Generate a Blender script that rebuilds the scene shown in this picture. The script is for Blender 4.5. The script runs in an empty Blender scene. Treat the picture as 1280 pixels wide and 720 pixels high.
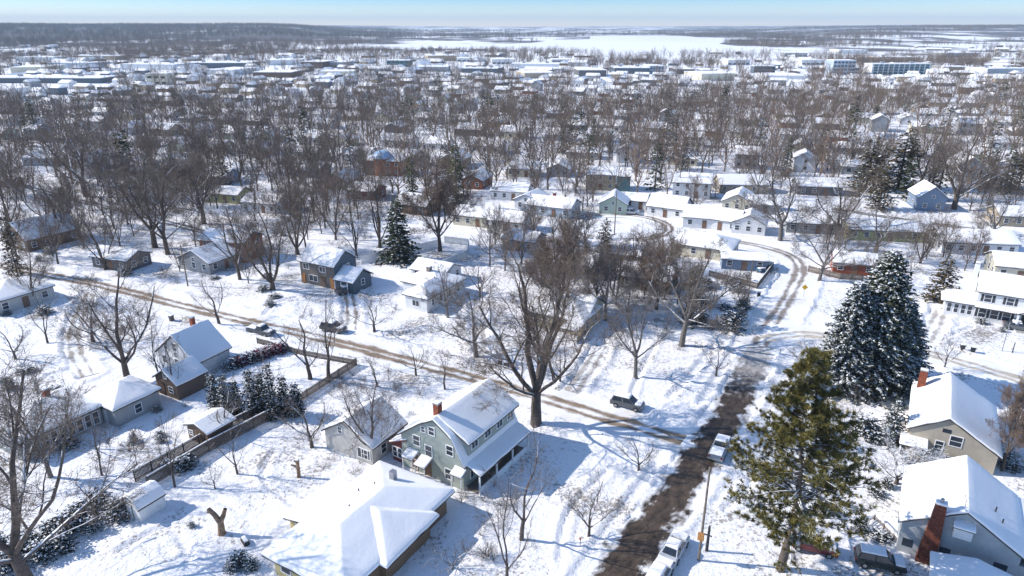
import bpy, bmesh, math, random
import numpy as np
from mathutils import Vector, Matrix, noise as mnoise
R = math.radians
scene = bpy.context.scene
COL = scene.collection

# ------------------------------------------------------------------ camera
FPX = 853.0; PITCH = math.atan(327.5 / FPX); CAMH = 50.0
cam = bpy.data.objects.new('camera', bpy.data.cameras.new('camera'))
COL.objects.link(cam)
cam.location = (0, 0, CAMH)
cam.rotation_euler = (math.pi / 2 - PITCH, 0, 0)
cam.data.sensor_width = 36; cam.data.lens = 36 * FPX / 1280
cam.data.clip_start = 0.5; cam.data.clip_end = 60000
scene.camera = cam

# ------------------------------------------------------------------ light
SUN_EL = 34.0
SHDIR = Vector((1, -0.13, 0)).normalized()           # the way shadows fall
tosun = Vector((-SHDIR.x * math.cos(R(SUN_EL)), -SHDIR.y * math.cos(R(SUN_EL)), math.sin(R(SUN_EL))))
sl = bpy.data.lights.new('sun', 'SUN'); sl.energy = 3.9; sl.angle = R(0.5); sl.color = (1.0, 0.935, 0.85)
so = bpy.data.objects.new('sun', sl); COL.objects.link(so)
so.rotation_euler = tosun.to_track_quat('Z', 'Y').to_euler()
world = bpy.data.worlds.new('World'); scene.world = world; world.use_nodes = True
wn = world.node_tree; wn.nodes.clear()
wo = wn.nodes.new('ShaderNodeOutputWorld'); bg = wn.nodes.new('ShaderNodeBackground')
sky = wn.nodes.new('ShaderNodeTexSky'); sky.sky_type = 'NISHITA'; sky.sun_disc = False
sky.sun_elevation = R(SUN_EL); sky.sun_rotation = math.atan2(tosun.x, tosun.y)
sky.altitude = 300; sky.air_density = 1.0; sky.dust_density = 0.25; sky.ozone_density = 1.6
# a clear sky whose colour runs from a milky horizon to blue within a few degrees
tc = wn.nodes.new('ShaderNodeTexCoord'); sx = wn.nodes.new('ShaderNodeSeparateXYZ'); rp = wn.nodes.new('ShaderNodeValToRGB')
wn.links.new(tc.outputs['Generated'], sx.inputs[0]); wn.links.new(sx.outputs['Z'], rp.inputs[0])
els = rp.color_ramp.elements
els[0].position = 0.0; els[0].color = (1.38, 1.18, 0.98, 1)
els[1].position = 0.60; els[1].color = (0.80, 0.88, 0.97, 1)
e = els.new(0.010); e.color = (0.84, 0.90, 0.94, 1)
e = els.new(0.040); e.color = (0.17, 0.46, 0.86, 1)
e = els.new(0.12); e.color = (0.56, 0.70, 0.86, 1)
mx = wn.nodes.new('ShaderNodeMix'); mx.data_type = 'RGBA'; mx.blend_type = 'MULTIPLY'; mx.inputs[0].default_value = 1.0
wn.links.new(sky.outputs[0], mx.inputs[6]); wn.links.new(rp.outputs[0], mx.inputs[7])
wn.links.new(mx.outputs[2], bg.inputs[0]); bg.inputs[1].default_value = 0.15
wn.links.new(bg.outputs[0], wo.inputs[0])
vs = scene.view_settings
vs.view_transform = 'Standard'; vs.look = 'None'; vs.gamma = 1.0; vs.exposure = 0.62
scene.cycles.max_bounces = 4; scene.cycles.diffuse_bounces = 3; scene.cycles.transparent_max_bounces = 4

# ------------------------------------------------------------------ helpers
def ray(px, py):
    dx = (px - 640) / FPX; dy = (360 - py) / FPX
    return (dx, math.cos(PITCH) + dy * math.sin(PITCH), -math.sin(PITCH) + dy * math.cos(PITCH))
def G(px, py, z=0.0):
    d = ray(px, py); t = (z - CAMH) / d[2]
    return Vector((d[0] * t, d[1] * t, z))
def top_z(Y, py):
    d = ray(640, py); return CAMH + d[2] * Y / d[1]
def proj(x, y, z=0.0):
    dep = y * math.cos(PITCH) + (CAMH - z) * math.sin(PITCH)
    up = y * math.sin(PITCH) - (CAMH - z) * math.cos(PITCH)
    return 640 + FPX * x / dep, 360 - FPX * up / dep
def mpp(x, y, z=0.0):
    return (y * math.cos(PITCH) + (CAMH - z) * math.sin(PITCH)) / FPX

MATS = {}
def mat(name, col, rough=0.7, var=0.12, scale=3.0, bump=0.0, bscale=20.0, siding=0.0, snowtop=0.0, metallic=0.0, spec=0.3, coords='Object'):
    """base colour with noise variation, optional lap-siding relief, optional snow where the surface faces up"""
    if name in MATS: return MATS[name]
    m = bpy.data.materials.new(name); m.use_nodes = True; MATS[name] = m
    nt = m.node_tree; N = nt.nodes; L = nt.links
    b = N['Principled BSDF']; b.inputs['Roughness'].default_value = rough; b.inputs['Metallic'].default_value = metallic
    b.inputs['Specular IOR Level'].default_value = spec
    t = N.new('ShaderNodeTexCoord')
    n = N.new('ShaderNodeTexNoise'); n.inputs['Scale'].default_value = scale; n.inputs['Detail'].default_value = 5
    L.new(t.outputs[coords], n.inputs['Vector'])
    r = N.new('ShaderNodeValToRGB'); L.new(n.outputs[0], r.inputs[0])
    r.color_ramp.elements[0].position = 0.3; r.color_ramp.elements[1].position = 0.7
    r.color_ramp.elements[0].color = tuple(c * (1 - var) for c in col) + (1,)
    r.color_ramp.elements[1].color = tuple(min(1, c * (1 + var)) for c in col) + (1,)
    out = r.outputs[0]
    if snowtop > 0:
        g = N.new('ShaderNodeNewGeometry'); s = N.new('ShaderNodeSeparateXYZ'); L.new(g.outputs['Normal'], s.inputs[0])
        n3 = N.new('ShaderNodeTexNoise'); n3.inputs['Scale'].default_value = 1.3; L.new(t.outputs[coords], n3.inputs['Vector'])
        ad = N.new('ShaderNodeMath'); ad.operation = 'MULTIPLY_ADD'; ad.inputs[1].default_value = 0.9; L.new(n3.outputs[0], ad.inputs[0]); L.new(s.outputs['Z'], ad.inputs[2])
        mr = N.new('ShaderNodeMapRange'); mr.inputs[1].default_value = 1.32 - 0.5 * snowtop; mr.inputs[2].default_value = 1.42 - 0.5 * snowtop
        L.new(ad.outputs[0], mr.inputs[0])
        x = N.new('ShaderNodeMix'); x.data_type = 'RGBA'; L.new(mr.outputs[0], x.inputs[0]); L.new(out, x.inputs[6]); x.inputs[7].default_value = (.84, .86, .9, 1)
        out = x.outputs[2]
    L.new(out, b.inputs['Base Color'])
    h = None
    if bump > 0:
        n2 = N.new('ShaderNodeTexNoise'); n2.inputs['Scale'].default_value = bscale; n2.inputs['Detail'].default_value = 4
        L.new(t.outputs[coords], n2.inputs['Vector']); h = n2.outputs[0]
    if siding > 0:
        s2 = N.new('ShaderNodeSeparateXYZ'); L.new(t.outputs['Object'], s2.inputs[0])
        fr = N.new('ShaderNodeMath'); fr.operation = 'MULTIPLY'; fr.inputs[1].default_value = 1 / siding; L.new(s2.outputs['Z'], fr.inputs[0])
        f2 = N.new('ShaderNodeMath'); f2.operation = 'FRACT'; L.new(fr.outputs[0], f2.inputs[0]); h = f2.outputs[0]
        bump = 0.6
    if h is not None:
        bp = N.new('ShaderNodeBump'); bp.inputs['Strength'].default_value = bump; bp.inputs['Distance'].default_value = 0.05
        L.new(h, bp.inputs['Height']); L.new(bp.outputs[0], b.inputs['Normal'])
    return m

def snow_mat(name, base=(.89, .885, .90), specks=0.0, bump=0.5, scale=1.0, lumps=0.25):
    m = bpy.data.materials.new(name); m.use_nodes = True; MATS[name] = m
    nt = m.node_tree; N = nt.nodes; L = nt.links
    b = N['Principled BSDF']; b.inputs['Roughness'].default_value = 0.85; b.inputs['Specular IOR Level'].default_value = 0.15
    t = N.new('ShaderNodeTexCoord')
    n = N.new('ShaderNodeTexNoise'); n.inputs['Scale'].default_value = 0.12 * scale; n.inputs['Detail'].default_value = 6; L.new(t.outputs['Object'], n.inputs['Vector'])
    r = N.new('ShaderNodeValToRGB'); L.new(n.outputs[0], r.inputs[0])
    r.color_ramp.elements[0].position = .35; r.color_ramp.elements[0].color = (base[0] * .93, base[1] * .93, base[2] * .94, 1)
    r.color_ramp.elements[1].position = .65; r.color_ramp.elements[1].color = base + (1,)
    out = r.outputs[0]
    if specks > 0:   # dead grass and twigs that come through thin snow
        a = N.new('ShaderNodeTexNoise'); a.inputs['Scale'].default_value = 2.2; a.inputs['Detail'].default_value = 8; a.inputs['Roughness'].default_value = .75; L.new(t.outputs['Object'], a.inputs['Vector'])
        c = N.new('ShaderNodeTexNoise'); c.inputs['Scale'].default_value = .09; c.inputs['Detail'].default_value = 3; L.new(t.outputs['Object'], c.inputs['Vector'])
        mm = N.new('ShaderNodeMath'); mm.operation = 'MULTIPLY_ADD'; mm.inputs[1].default_value = .85; L.new(c.outputs[0], mm.inputs[0]); L.new(a.outputs[0], mm.inputs[2])
        mr = N.new('ShaderNodeMapRange'); mr.inputs[1].default_value = 1.10 - specks * .12; mr.inputs[2].default_value = 1.20 - specks * .12; L.new(mm.outputs[0], mr.inputs[0])
        x = N.new('ShaderNodeMix'); x.data_type = 'RGBA'; L.new(mr.outputs[0], x.inputs[0]); L.new(out, x.inputs[6]); x.inputs[7].default_value = (.30, .27, .24, 1)
        out = x.outputs[2]
    L.new(out, b.inputs['Base Color'])
    n2 = N.new('ShaderNodeTexNoise'); n2.inputs['Scale'].default_value = 1.6 * scale; n2.inputs['Detail'].default_value = 7; n2.inputs['Roughness'].default_value = .62; L.new(t.outputs['Object'], n2.inputs['Vector'])
    bp = N.new('ShaderNodeBump'); bp.inputs['Strength'].default_value = bump; bp.inputs['Distance'].default_value = lumps
    L.new(n2.outputs[0], bp.inputs['Height']); L.new(bp.outputs[0], b.inputs['Normal'])
    return m

M_SNOW = snow_mat('snow_ground', specks=.85, bump=.75, lumps=.28)
M_ROOFSNOW = snow_mat('snow_roof', base=(.90, .895, .905), bump=.30, scale=1.2, lumps=.10)
M_SNOWCLUMP = mat('snow_clump', (.85, .87, .9), rough=.9, var=.04)
M_BARK = mat('bark', (.105, .085, .074), var=.35, scale=4, rough=.95, snowtop=.62)
M_BARK2 = mat('bark_grey', (.15, .135, .125), var=.3, scale=5, rough=.95, snowtop=.35)
M_TWIG = mat('twig', (.165, .128, .102), var=.35, scale=.6, rough=.95)
M_TWIGB = mat('twig_brown', (.185, .135, .105), var=.35, scale=.6, rough=.95)
M_TWIGG = mat('twig_grey', (.155, .132, .118), var=.3, scale=.6, rough=.95)
M_TWIGS = mat('twig_snowy', (.23, .21, .20), var=.35, scale=2.0, rough=.95, snowtop=1.0)
M_GLASS = mat('window_glass', (.03, .04, .055), rough=.12, var=.3, scale=2, spec=.6)
M_WHITE = mat('white_trim', (.78, .79, .8), rough=.5, var=.05)
M_DARK = mat('dark_fascia', (.05, .05, .055), rough=.8, var=.3)
M_BRICK = mat('red_brick', (.22, .065, .035), rough=.9, var=.45, scale=5, bump=.4)
M_BRICKO = mat('orange_brick', (.27, .105, .065), rough=.9, var=.3, scale=3)
M_WOOD = mat('weathered_wood', (.19, .155, .125), rough=.9, var=.3, scale=4, bump=.3)
M_RUBBER = mat('tyre_rubber', (.02, .02, .02), rough=.8)
M_METAL = mat('grey_metal', (.35, .36, .38), rough=.4, metallic=.6)
WALLC = dict(greengrey=(.34, .38, .345), white=(.70, .71, .72), yellow=(.62, .50, .24), grey=(.33, .34, .35), slate=(.10, .13, .16),
             brown=(.15, .105, .08), beige=(.46, .41, .33), blue=(.17, .23, .32), palegreen=(.42, .50, .42), darkgrey=(.13, .13, .135),
             cream=(.62, .58, .46), tan=(.40, .33, .24), rustred=(.30, .085, .05), paleblue=(.42, .50, .58), teal=(.10, .20, .22),
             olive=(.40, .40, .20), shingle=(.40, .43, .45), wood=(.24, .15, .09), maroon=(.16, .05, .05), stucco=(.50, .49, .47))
def wallmat(k):
    if k == 'brick': return M_BRICK
    if k == 'orangebrick': return M_BRICKO
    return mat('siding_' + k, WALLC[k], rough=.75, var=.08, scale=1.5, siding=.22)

def mesh_arrays(name, V, F, mats, mi=None, smooth=False):
    """V (n,3) array, F list of index arrays each (m,k)"""
    me = bpy.data.meshes.new(name); V = np.asarray(V, dtype=np.float32)
    me.vertices.add(len(V)); me.vertices.foreach_set('co', V.ravel())
    loops = np.concatenate([f.ravel() for f in F]).astype(np.int32)
    sizes = np.concatenate([np.full(len(f), f.shape[1]) for f in F]).astype(np.int32)
    starts = np.concatenate([[0], np.cumsum(sizes)[:-1]]).astype(np.int32)
    me.loops.add(len(loops)); me.loops.foreach_set('vertex_index', loops)
    me.polygons.add(len(sizes)); me.polygons.foreach_set('loop_start', starts)
    if mi is not None: me.polygons.foreach_set('material_index', np.asarray(mi, dtype=np.int32))
    me.polygons.foreach_set('use_smooth', np.full(len(sizes), smooth))
    for m in mats: me.materials.append(m)
    me.update(calc_edges=True); return me

class MB:
    """collects boxes, prisms and tubes, builds one mesh"""
    def __init__(s): s.v = []; s.f = []; s.m = []
    def poly(s, pts, faces, m=0):
        o = len(s.v); s.v += [tuple(p) for p in pts]; s.f += [tuple(i + o for i in f) for f in faces]; s.m += [m] * len(faces); return s
    def box(s, x0, x1, y0, y1, z0, z1, m=0, M=None):
        p = [Vector(q) for q in ((x0, y0, z0), (x1, y0, z0), (x1, y1, z0), (x0, y1, z0), (x0, y0, z1), (x1, y0, z1), (x1, y1, z1), (x0, y1, z1))]
        if M is not None: p = [M @ q for q in p]
        return s.poly(p, [(0, 3, 2, 1), (4, 5, 6, 7), (0, 1, 5, 4), (1, 2, 6, 5), (2, 3, 7, 6), (3, 0, 4, 7)], m)
    def prism(s, prof, x0, x1, m=0, axis='x'):
        """prof: closed list of (y,z)"""
        n = len(prof); pts = [(x0, y, z) for y, z in prof] + [(x1, y, z) for y, z in prof]
        fs = [tuple(range(n))[::-1], tuple(range(n, 2 * n))] + [(i, (i + 1) % n, n + (i + 1) % n, n + i) for i in range(n)]
        return s.poly(pts, fs, m)
    def tube(s, p0, p1, r0, r1=None, n=8, m=0):
        r1 = r0 if r1 is None else r1; p0 = Vector(p0); p1 = Vector(p1); d = (p1 - p0).normalized()
        u = d.orthogonal().normalized(); w = d.cross(u)
        pts = [p0 + (u * math.cos(a) + w * math.sin(a)) * r0 for a in [2 * math.pi * i / n for i in range(n)]] + \
              [p1 + (u * math.cos(a) + w * math.sin(a)) * r1 for a in [2 * math.pi * i / n for i in range(n)]]
        fs = [tuple(range(n))[::-1], tuple(range(n, 2 * n))] + [(i, (i + 1) % n, n + (i + 1) % n, n + i) for i in range(n)]
        return s.poly(pts, fs, m)
    def mesh(s, name, mats, bevel=0.0, smooth=False):
        me = bpy.data.meshes.new(name); me.from_pydata(s.v, [], s.f)
        for m in (mats if isinstance(mats, (list, tuple)) else [mats]): me.materials.append(m)
        me.polygons.foreach_set('material_index', s.m)
        bm = bmesh.new(); bm.from_mesh(me); bmesh.ops.recalc_face_normals(bm, faces=bm.faces)
        if bevel: bmesh.ops.bevel(bm, geom=bm.edges[:], offset=bevel, segments=2, affect='EDGES', profile=.6)
        if smooth:
            for f in bm.faces: f.smooth = True
        bm.to_mesh(me); bm.free(); return me
def link(name, me, parent=None, loc=None, rot=None):
    o = bpy.data.objects.new(name, me); COL.objects.link(o)
    if parent is not None: o.parent = parent
    if loc is not None: o.location = loc
    if rot is not None: o.rotation_euler = rot
    return o
def tag(o, label=None, cat=None, group=None, kind=None):
    if label: o['label'] = label
    if cat: o['category'] = cat
    if group: o['group'] = group
    if kind: o['kind'] = kind
    return o
def empty(name, label, cat, loc=(0, 0, 0), rz=0.0, group=None):
    o = bpy.data.objects.new(name, None); COL.objects.link(o); o.location = loc; o.rotation_euler = (0, 0, rz)
    o.empty_display_size = .2
    return tag(o, label, cat, group)

def vnoise(x, y, seed=0):
    """smooth value noise, arrays in, 0..1 out"""
    x = np.asarray(x, float); y = np.asarray(y, float)
    xi = np.floor(x).astype(np.int64); yi = np.floor(y).astype(np.int64); xf = x - xi; yf = y - yi
    def h(a, b):
        n = (a * 374761393 + b * 668265263 + seed * 974634777) & 0xffffffff
        n = ((n ^ (n >> 13)) * 1274126177) & 0xffffffff
        return ((n ^ (n >> 16)) & 0xffff) / 65535.0
    u = xf * xf * (3 - 2 * xf); v = yf * yf * (3 - 2 * yf)
    return (h(xi, yi) * (1 - u) + h(xi + 1, yi) * u) * (1 - v) + (h(xi, yi + 1) * (1 - u) + h(xi + 1, yi + 1) * u) * v
def fbm(x, y, seed=0, oct=4):
    s = 0; a = .5; t = 0
    for i in range(oct):
        s = s + a * vnoise(np.asarray(x) * 2 ** i, np.asarray(y) * 2 ** i, seed + i); t += a; a *= .5
    return s / t

# ------------------------------------------------------------------ roads
def px_line(pts): return [G(a, b).xy for a, b in pts]
def smooth_line(P, step=2.0):
    out = []
    n = len(P)
    for i in range(n - 1):
        p0 = P[max(i - 1, 0)]; p1 = P[i]; p2 = P[i + 1]; p3 = P[min(i + 2, n - 1)]
        k = max(2, int((p2 - p1).length / step))
        for j in range(k):
            t = j / k
            out.append(0.5 * ((2 * p1) + (p2 - p0) * t + (2 * p0 - 5 * p1 + 4 * p2 - p3) * t * t + (3 * p1 - p0 - 3 * p2 + p3) * t ** 3))
    out.append(P[-1]); return out
cx, cy = G(772, 283).xy
LOOP = [Vector((cx + 13.5 * math.cos(a), cy + 12.5 * math.sin(a))) for a in np.linspace(-.35, 2 * math.pi - .35, 21)]
ROADS = {
 'driveway': dict(pts=px_line([(436, 430), (440, 400), (436, 366)]), w=3.0, mat='tracks', col=(.3, .26, .23)),
 'driveway_by_tan_house': dict(pts=px_line([(700, 507), (735, 462), (752, 432)]), w=3.0, mat='tracks', col=(.45, .42, .4)),
 'driveway_by_white_ranch': dict(pts=px_line([(610, 480), (600, 430), (597, 385)]), w=2.8, mat='tracks', col=(.45, .42, .4)),
 'driveway_by_garage': dict(pts=px_line([(118, 356), (92, 420), (110, 470)]), w=2.8, mat='tracks', col=(.4, .36, .32)),
 'driveway_by_shuttered_house': dict(pts=px_line([(1150, 436), (1168, 408), (1176, 388)]), w=3.2, mat='tracks', col=(.5, .46, .42)),
 'tracked_street': dict(pts=px_line([(-70, 318), (50, 342), (130, 358), (230, 383), (330, 407), (400, 423), (500, 449), (640, 487), (760, 523), (845, 548), (880, 556)]), w=6.4, mat='tracks', col=(.27, .205, .15)),
 'wet_street': dict(pts=px_line([(735, 780), (774, 718), (803, 672), (829, 640), (855, 604), (884, 562), (908, 522), (926, 490), (942, 455), (953, 425), (962, 408)]), w=5.4, mat='wet'),
 'snowy_street': dict(pts=px_line([(950, 432), (958, 415), (970, 396), (988, 366), (1000, 338), (990, 321), (960, 310), (925, 303), (885, 297), (848, 291)]), w=7.6, mat='tracks', col=(.30, .26, .23)),
 'packed_side_street': dict(pts=px_line([(955, 425), (1000, 418), (1060, 424), (1130, 434), (1210, 456), (1310, 486)]), w=8.0, mat='tracks', col=(.52, .46, .38)),
 'cul_de_sac': dict(pts=LOOP, w=6.0, mat='tracks', col=(.25, .21, .18)),
 'far_right_street': dict(pts=px_line([(1040, 261), (1090, 269), (1160, 279), (1300, 298)]), w=6.0, mat='tracks', col=(.12, .11, .10)),
 'far_left_street': dict(pts=px_line([(-30, 220), (30, 233), (80, 247), (170, 268), (260, 292)]), w=6.5, mat='tracks', col=(.12, .12, .13)),
}
def offset_line(pts, d):
    out = []
    for i, p in enumerate(pts):
        t = (pts[min(i + 1, len(pts) - 1)] - pts[max(i - 1, 0)]).normalized(); out.append(p + Vector((-t.y, t.x)) * d)
    return out
PATHS = [  # shovelled pavements: narrow trenches in the snow
 (px_line([(822, 580), (806, 602), (783, 632), (757, 667), (730, 706), (690, 768)]), .95), (px_line([(828, 577), (700, 545), (560, 512)]), 1.0),
 (px_line([(838, 497), (870, 462), (893, 432)]), .9), (px_line([(876, 505), (898, 470), (915, 440), (926, 415)]), 1.0),
 (px_line([(380, 398), (470, 418), (600, 447)]), .8), (px_line([(740, 525), (700, 505)]), .8),
 (px_line([(1030, 560), (1100, 540), (1160, 600)]), .9), (px_line([(1000, 700), (1060, 650), (1100, 640)]), 1.0),
 (px_line([(300, 640), (262, 625), (205, 640)]), .4), (px_line([(380, 640), (330, 600), (342, 565)]), .45), (px_line([(700, 700), (712, 640), (760, 590)]), .4), (px_line([(150, 690), (210, 660), (240, 700)]), .4),
 (px_line([(60, 470), (160, 440), (190, 400)]), .5), (px_line([(800, 455), (860, 450), (900, 440)]), .4), (px_line([(500, 420), (560, 405), (590, 430)]), .45), (px_line([(330, 395), (345, 380), (372, 372)]), .6),
 (px_line([(905, 640), (940, 600), (900, 580)]), .4), (px_line([(1180, 470), (1150, 440), (1216, 410)]), .5), (px_line([(820, 430), (790, 500), (835, 535)]), .4), (px_line([(120, 540), (150, 560), (215, 545), (232, 556)]), .5)
]
for r in ROADS.values(): r['line'] = smooth_line(r['pts'])
PATHS = [(smooth_line(p, 1.5), w) for p, w in PATHS]
def dist_to(X, Y, line):
    d = np.full(X.shape, 1e9)
    for a, b in zip(line[:-1], line[1:]):
        ab = b - a; L2 = max(ab.length_squared, 1e-9)
        t = np.clip(((X - a.x) * ab.x + (Y - a.y) * ab.y) / L2, 0, 1)
        d = np.minimum(d, np.hypot(X - (a.x + t * ab.x), Y - (a.y + t * ab.y)))
    return d
def road_mat(name, kind, w, col=(.2, .16, .12), length=100.0):
    m = bpy.data.materials.new(name); m.use_nodes = True; nt = m.node_tree; N = nt.nodes; L = nt.links
    b = N['Principled BSDF']; b.inputs['Roughness'].default_value = .6 if kind == 'wet' else .85; b.inputs['Specular IOR Level'].default_value = .25
    uv = N.new('ShaderNodeUVMap'); s = N.new('ShaderNodeSeparateXYZ'); L.new(uv.outputs[0], s.inputs[0])
    t = N.new('ShaderNodeTexCoord')
    mp = N.new('ShaderNodeMapping'); mp.inputs['Scale'].default_value = (.55, 1.25, 1); L.new(uv.outputs[0], mp.inputs[0])
    n = N.new('ShaderNodeTexNoise'); n.inputs['Scale'].default_value = 1.0; n.inputs['Detail'].default_value = 6; n.inputs['Roughness'].default_value = .65; L.new(mp.outputs[0], n.inputs['Vector'])
    n2 = N.new('ShaderNodeTexNoise'); n2.inputs['Scale'].default_value = .16 if kind != 'wet' else .45; n2.inputs['Detail'].default_value = 4; L.new(t.outputs['Object'], n2.inputs['Vector'])
    def M(op, a, bb, c=None):
        k = N.new('ShaderNodeMath'); k.operation = op
        for i, v in enumerate((a, bb, c)):
            if v is None: continue
            if isinstance(v, (int, float)): k.inputs[i].default_value = v
            else: L.new(v, k.inputs[i])
        return k.outputs[0]
    y = M('ABSOLUTE', s.outputs['Y'], 0)
    if kind == 'tracks':   # two pairs of wheel tracks worn through the snow
        g = M('ABSOLUTE', M('SUBTRACT', y, .80 if w > 4 else .70), 0)
        w1 = M('ADD', g, M('MULTIPLY', M('SUBTRACT', n.outputs[0], .5), 1.5))
        w2 = M('ADD', w1, M('MULTIPLY', M('SUBTRACT', n2.outputs[0], .5), 1.7))
        mr = N.new('ShaderNodeMapRange'); mr.inputs[1].default_value = .78 if w > 4 else .5; mr.inputs[2].default_value = .22 if w > 4 else .1; L.new(w2, mr.inputs[0]); fac = mr.outputs[0]
    else:
        w1 = M('ADD', M('ADD', y, M('MULTIPLY', M('SUBTRACT', n.outputs[0], .5), 2.6)), M('MULTIPLY', M('SUBTRACT', n2.outputs[0], .5), 4.5))
        mr = N.new('ShaderNodeMapRange'); mr.inputs[1].default_value = w / 2 - .2; mr.inputs[2].default_value = w / 2 - 1.1; L.new(w1, mr.inputs[0])
        en = N.new('ShaderNodeMapRange'); en.inputs[1].default_value = length + 3; en.inputs[2].default_value = length - 28   # slush thickens towards the junction beyond
        L.new(M('ADD', s.outputs['X'], M('MULTIPLY', M('SUBTRACT', n.outputs[0], .5), 26)), en.inputs[0]); fac = M('MULTIPLY', mr.outputs[0], en.outputs[0])
    r = N.new('ShaderNodeValToRGB'); L.new(n.outputs[0], r.inputs[0])
    if kind == 'wet': c0, c1 = (.024, .019, .016), (.135, .098, .072)
    else: c0, c1 = tuple(c * .7 for c in col), tuple(c * 1.25 for c in col)
    r.color_ramp.elements[0].position = .32; r.color_ramp.elements[0].color = c0 + (1,)
    r.color_ramp.elements[1].position = .72; r.color_ramp.elements[1].color = c1 + (1,)
    r2 = N.new('ShaderNodeValToRGB'); L.new(n2.outputs[0], r2.inputs[0])
    r2.color_ramp.elements[0].position = .35; r2.color_ramp.elements[0].color = (.74, .72, .70, 1)
    r2.color_ramp.elements[1].position = .65; r2.color_ramp.elements[1].color = (.86, .87, .90, 1)
    x = N.new('ShaderNodeMix'); x.data_type = 'RGBA'; L.new(fac, x.inputs[0]); L.new(r2.outputs[0], x.inputs[6]); L.new(r.outputs[0], x.inputs[7])
    L.new(x.outputs[2], b.inputs['Base Color'])
    bp = N.new('ShaderNodeBump'); bp.inputs['Strength'].default_value = .5; bp.inputs['Distance'].default_value = .12; L.new(n.outputs[0], bp.inputs['Height']); L.new(bp.outputs[0], b.inputs['Normal'])
    return m
zoff = 0.03
for name, r in ROADS.items():
    line = r['line']; w = r['w']; offs = [-w / 2 - .5, -w / 4, 0, w / 4, w / 2 + .5]
    rows = [offset_line(line, o) for o in offs]; V = []; uvs = []; acc = 0
    for i in range(len(line)):
        if i: acc += (line[i] - line[i - 1]).length
        for j, o in enumerate(offs): V.append((rows[j][i].x, rows[j][i].y, zoff)); uvs.append((acc, o))
    F = [(i * 5 + j, i * 5 + j + 1, i * 5 + j + 6, i * 5 + j + 5) for i in range(len(line) - 1) for j in range(4)]
    me = bpy.data.meshes.new(name); me.from_pydata(V, [], [f[::-1] for f in F])
    ul = me.uv_layers.new(name='UVMap')
    for lp in me.loops: ul.data[lp.index].uv = uvs[lp.vertex_index]
    me.materials.append(road_mat('road_' + name, r['mat'], w, r.get('col', (.2, .16, .12)), acc))
    tag(link(name, me), kind='structure'); zoff += .006

# ------------------------------------------------------------------ ground
def snow_height(X, Y):
    z = .17 + .16 * (fbm(X * .16, Y * .16, 3, 4) - .5) + .10 * (fbm(X * .9, Y * .9, 11, 3) - .5)
    K = np.ones_like(X); B = np.zeros_like(X); rg_ = .9 * (fbm(X * .45, Y * .45, 17, 4) - .5)
    for r in ROADS.values():
        d = dist_to(X, Y, r['line']) + rg_ * 1.6; h = r['w'] / 2
        B = np.maximum(B, np.exp(-((d - h - .75) / .55) ** 2) * (.16 + .5 * fbm(X * .5, Y * .5, 7, 3) ** 2))
        K = K * np.clip((d - h + .05) / .5, 0, 1)
    for p, w in PATHS:
        d = dist_to(X, Y, p) + rg_ * .3; k = np.clip((d - w / 2) / .25, 0, 1)
        B = np.maximum(B, np.exp(-((d - w / 2 - .5) / .3) ** 2) * .18) * k; K = K * k
    # footprints and ploughed-up lumps
    fp = np.clip(fbm(X * 1.1, Y * 1.1, 41, 2) - .62, 0, 1) * np.clip((fbm(X * .05, Y * .05, 43, 2) - .45) * 6, 0, 1)
    return (z - fp * .5 + B) * K - .02 * (1 - K)
def grid(name, x0, x1, y0, y1, step, fn, m, kind='structure'):
    nx = int((x1 - x0) / step) + 1; ny = int((y1 - y0) / step) + 1
    X, Y = np.meshgrid(np.linspace(x0, x1, nx), np.linspace(y0, y1, ny)); Z = fn(X, Y)
    V = np.stack([X.ravel(), Y.ravel(), Z.ravel()], 1)
    i = np.arange(nx * ny).reshape(ny, nx); F = np.stack([i[:-1, :-1], i[:-1, 1:], i[1:, 1:], i[1:, :-1]], -1).reshape(-1, 4)
    me = mesh_arrays(name, V, [F], [m], smooth=True); return tag(link(name, me), kind=kind)
NX0, NX1, NY0, NY1 = -130., 130., 34., 150.
def near_h(X, Y):
    z = snow_height(X, Y)
    e = np.minimum(np.minimum(X - NX0, NX1 - X), np.minimum(Y - NY0, NY1 - Y)); k = np.clip(e / 6, 0, 1)
    return z * k + .06 * (1 - k)
grid('ground_snow', NX0, NX1, NY0, NY1, .42, near_h, M_SNOW)
def mid_h(X, Y):
    z = .10 + .12 * (fbm(X * .08, Y * .08, 3, 3) - .5)
    for r in ROADS.values():
        d = dist_to(X, Y, r['line']); z = np.where(d < r['w'] / 2 + 1.2, -.02, z)
    e = np.minimum(np.minimum(X - NX0, NX1 - X), np.minimum(Y - NY0, NY1 - Y))
    return np.where(e > 0, -1.0, np.where(e > -3.5, .02, z))
grid('outer_ground_snow', -420., 420., -60., 420., 2.4, mid_h, M_SNOW)

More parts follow.
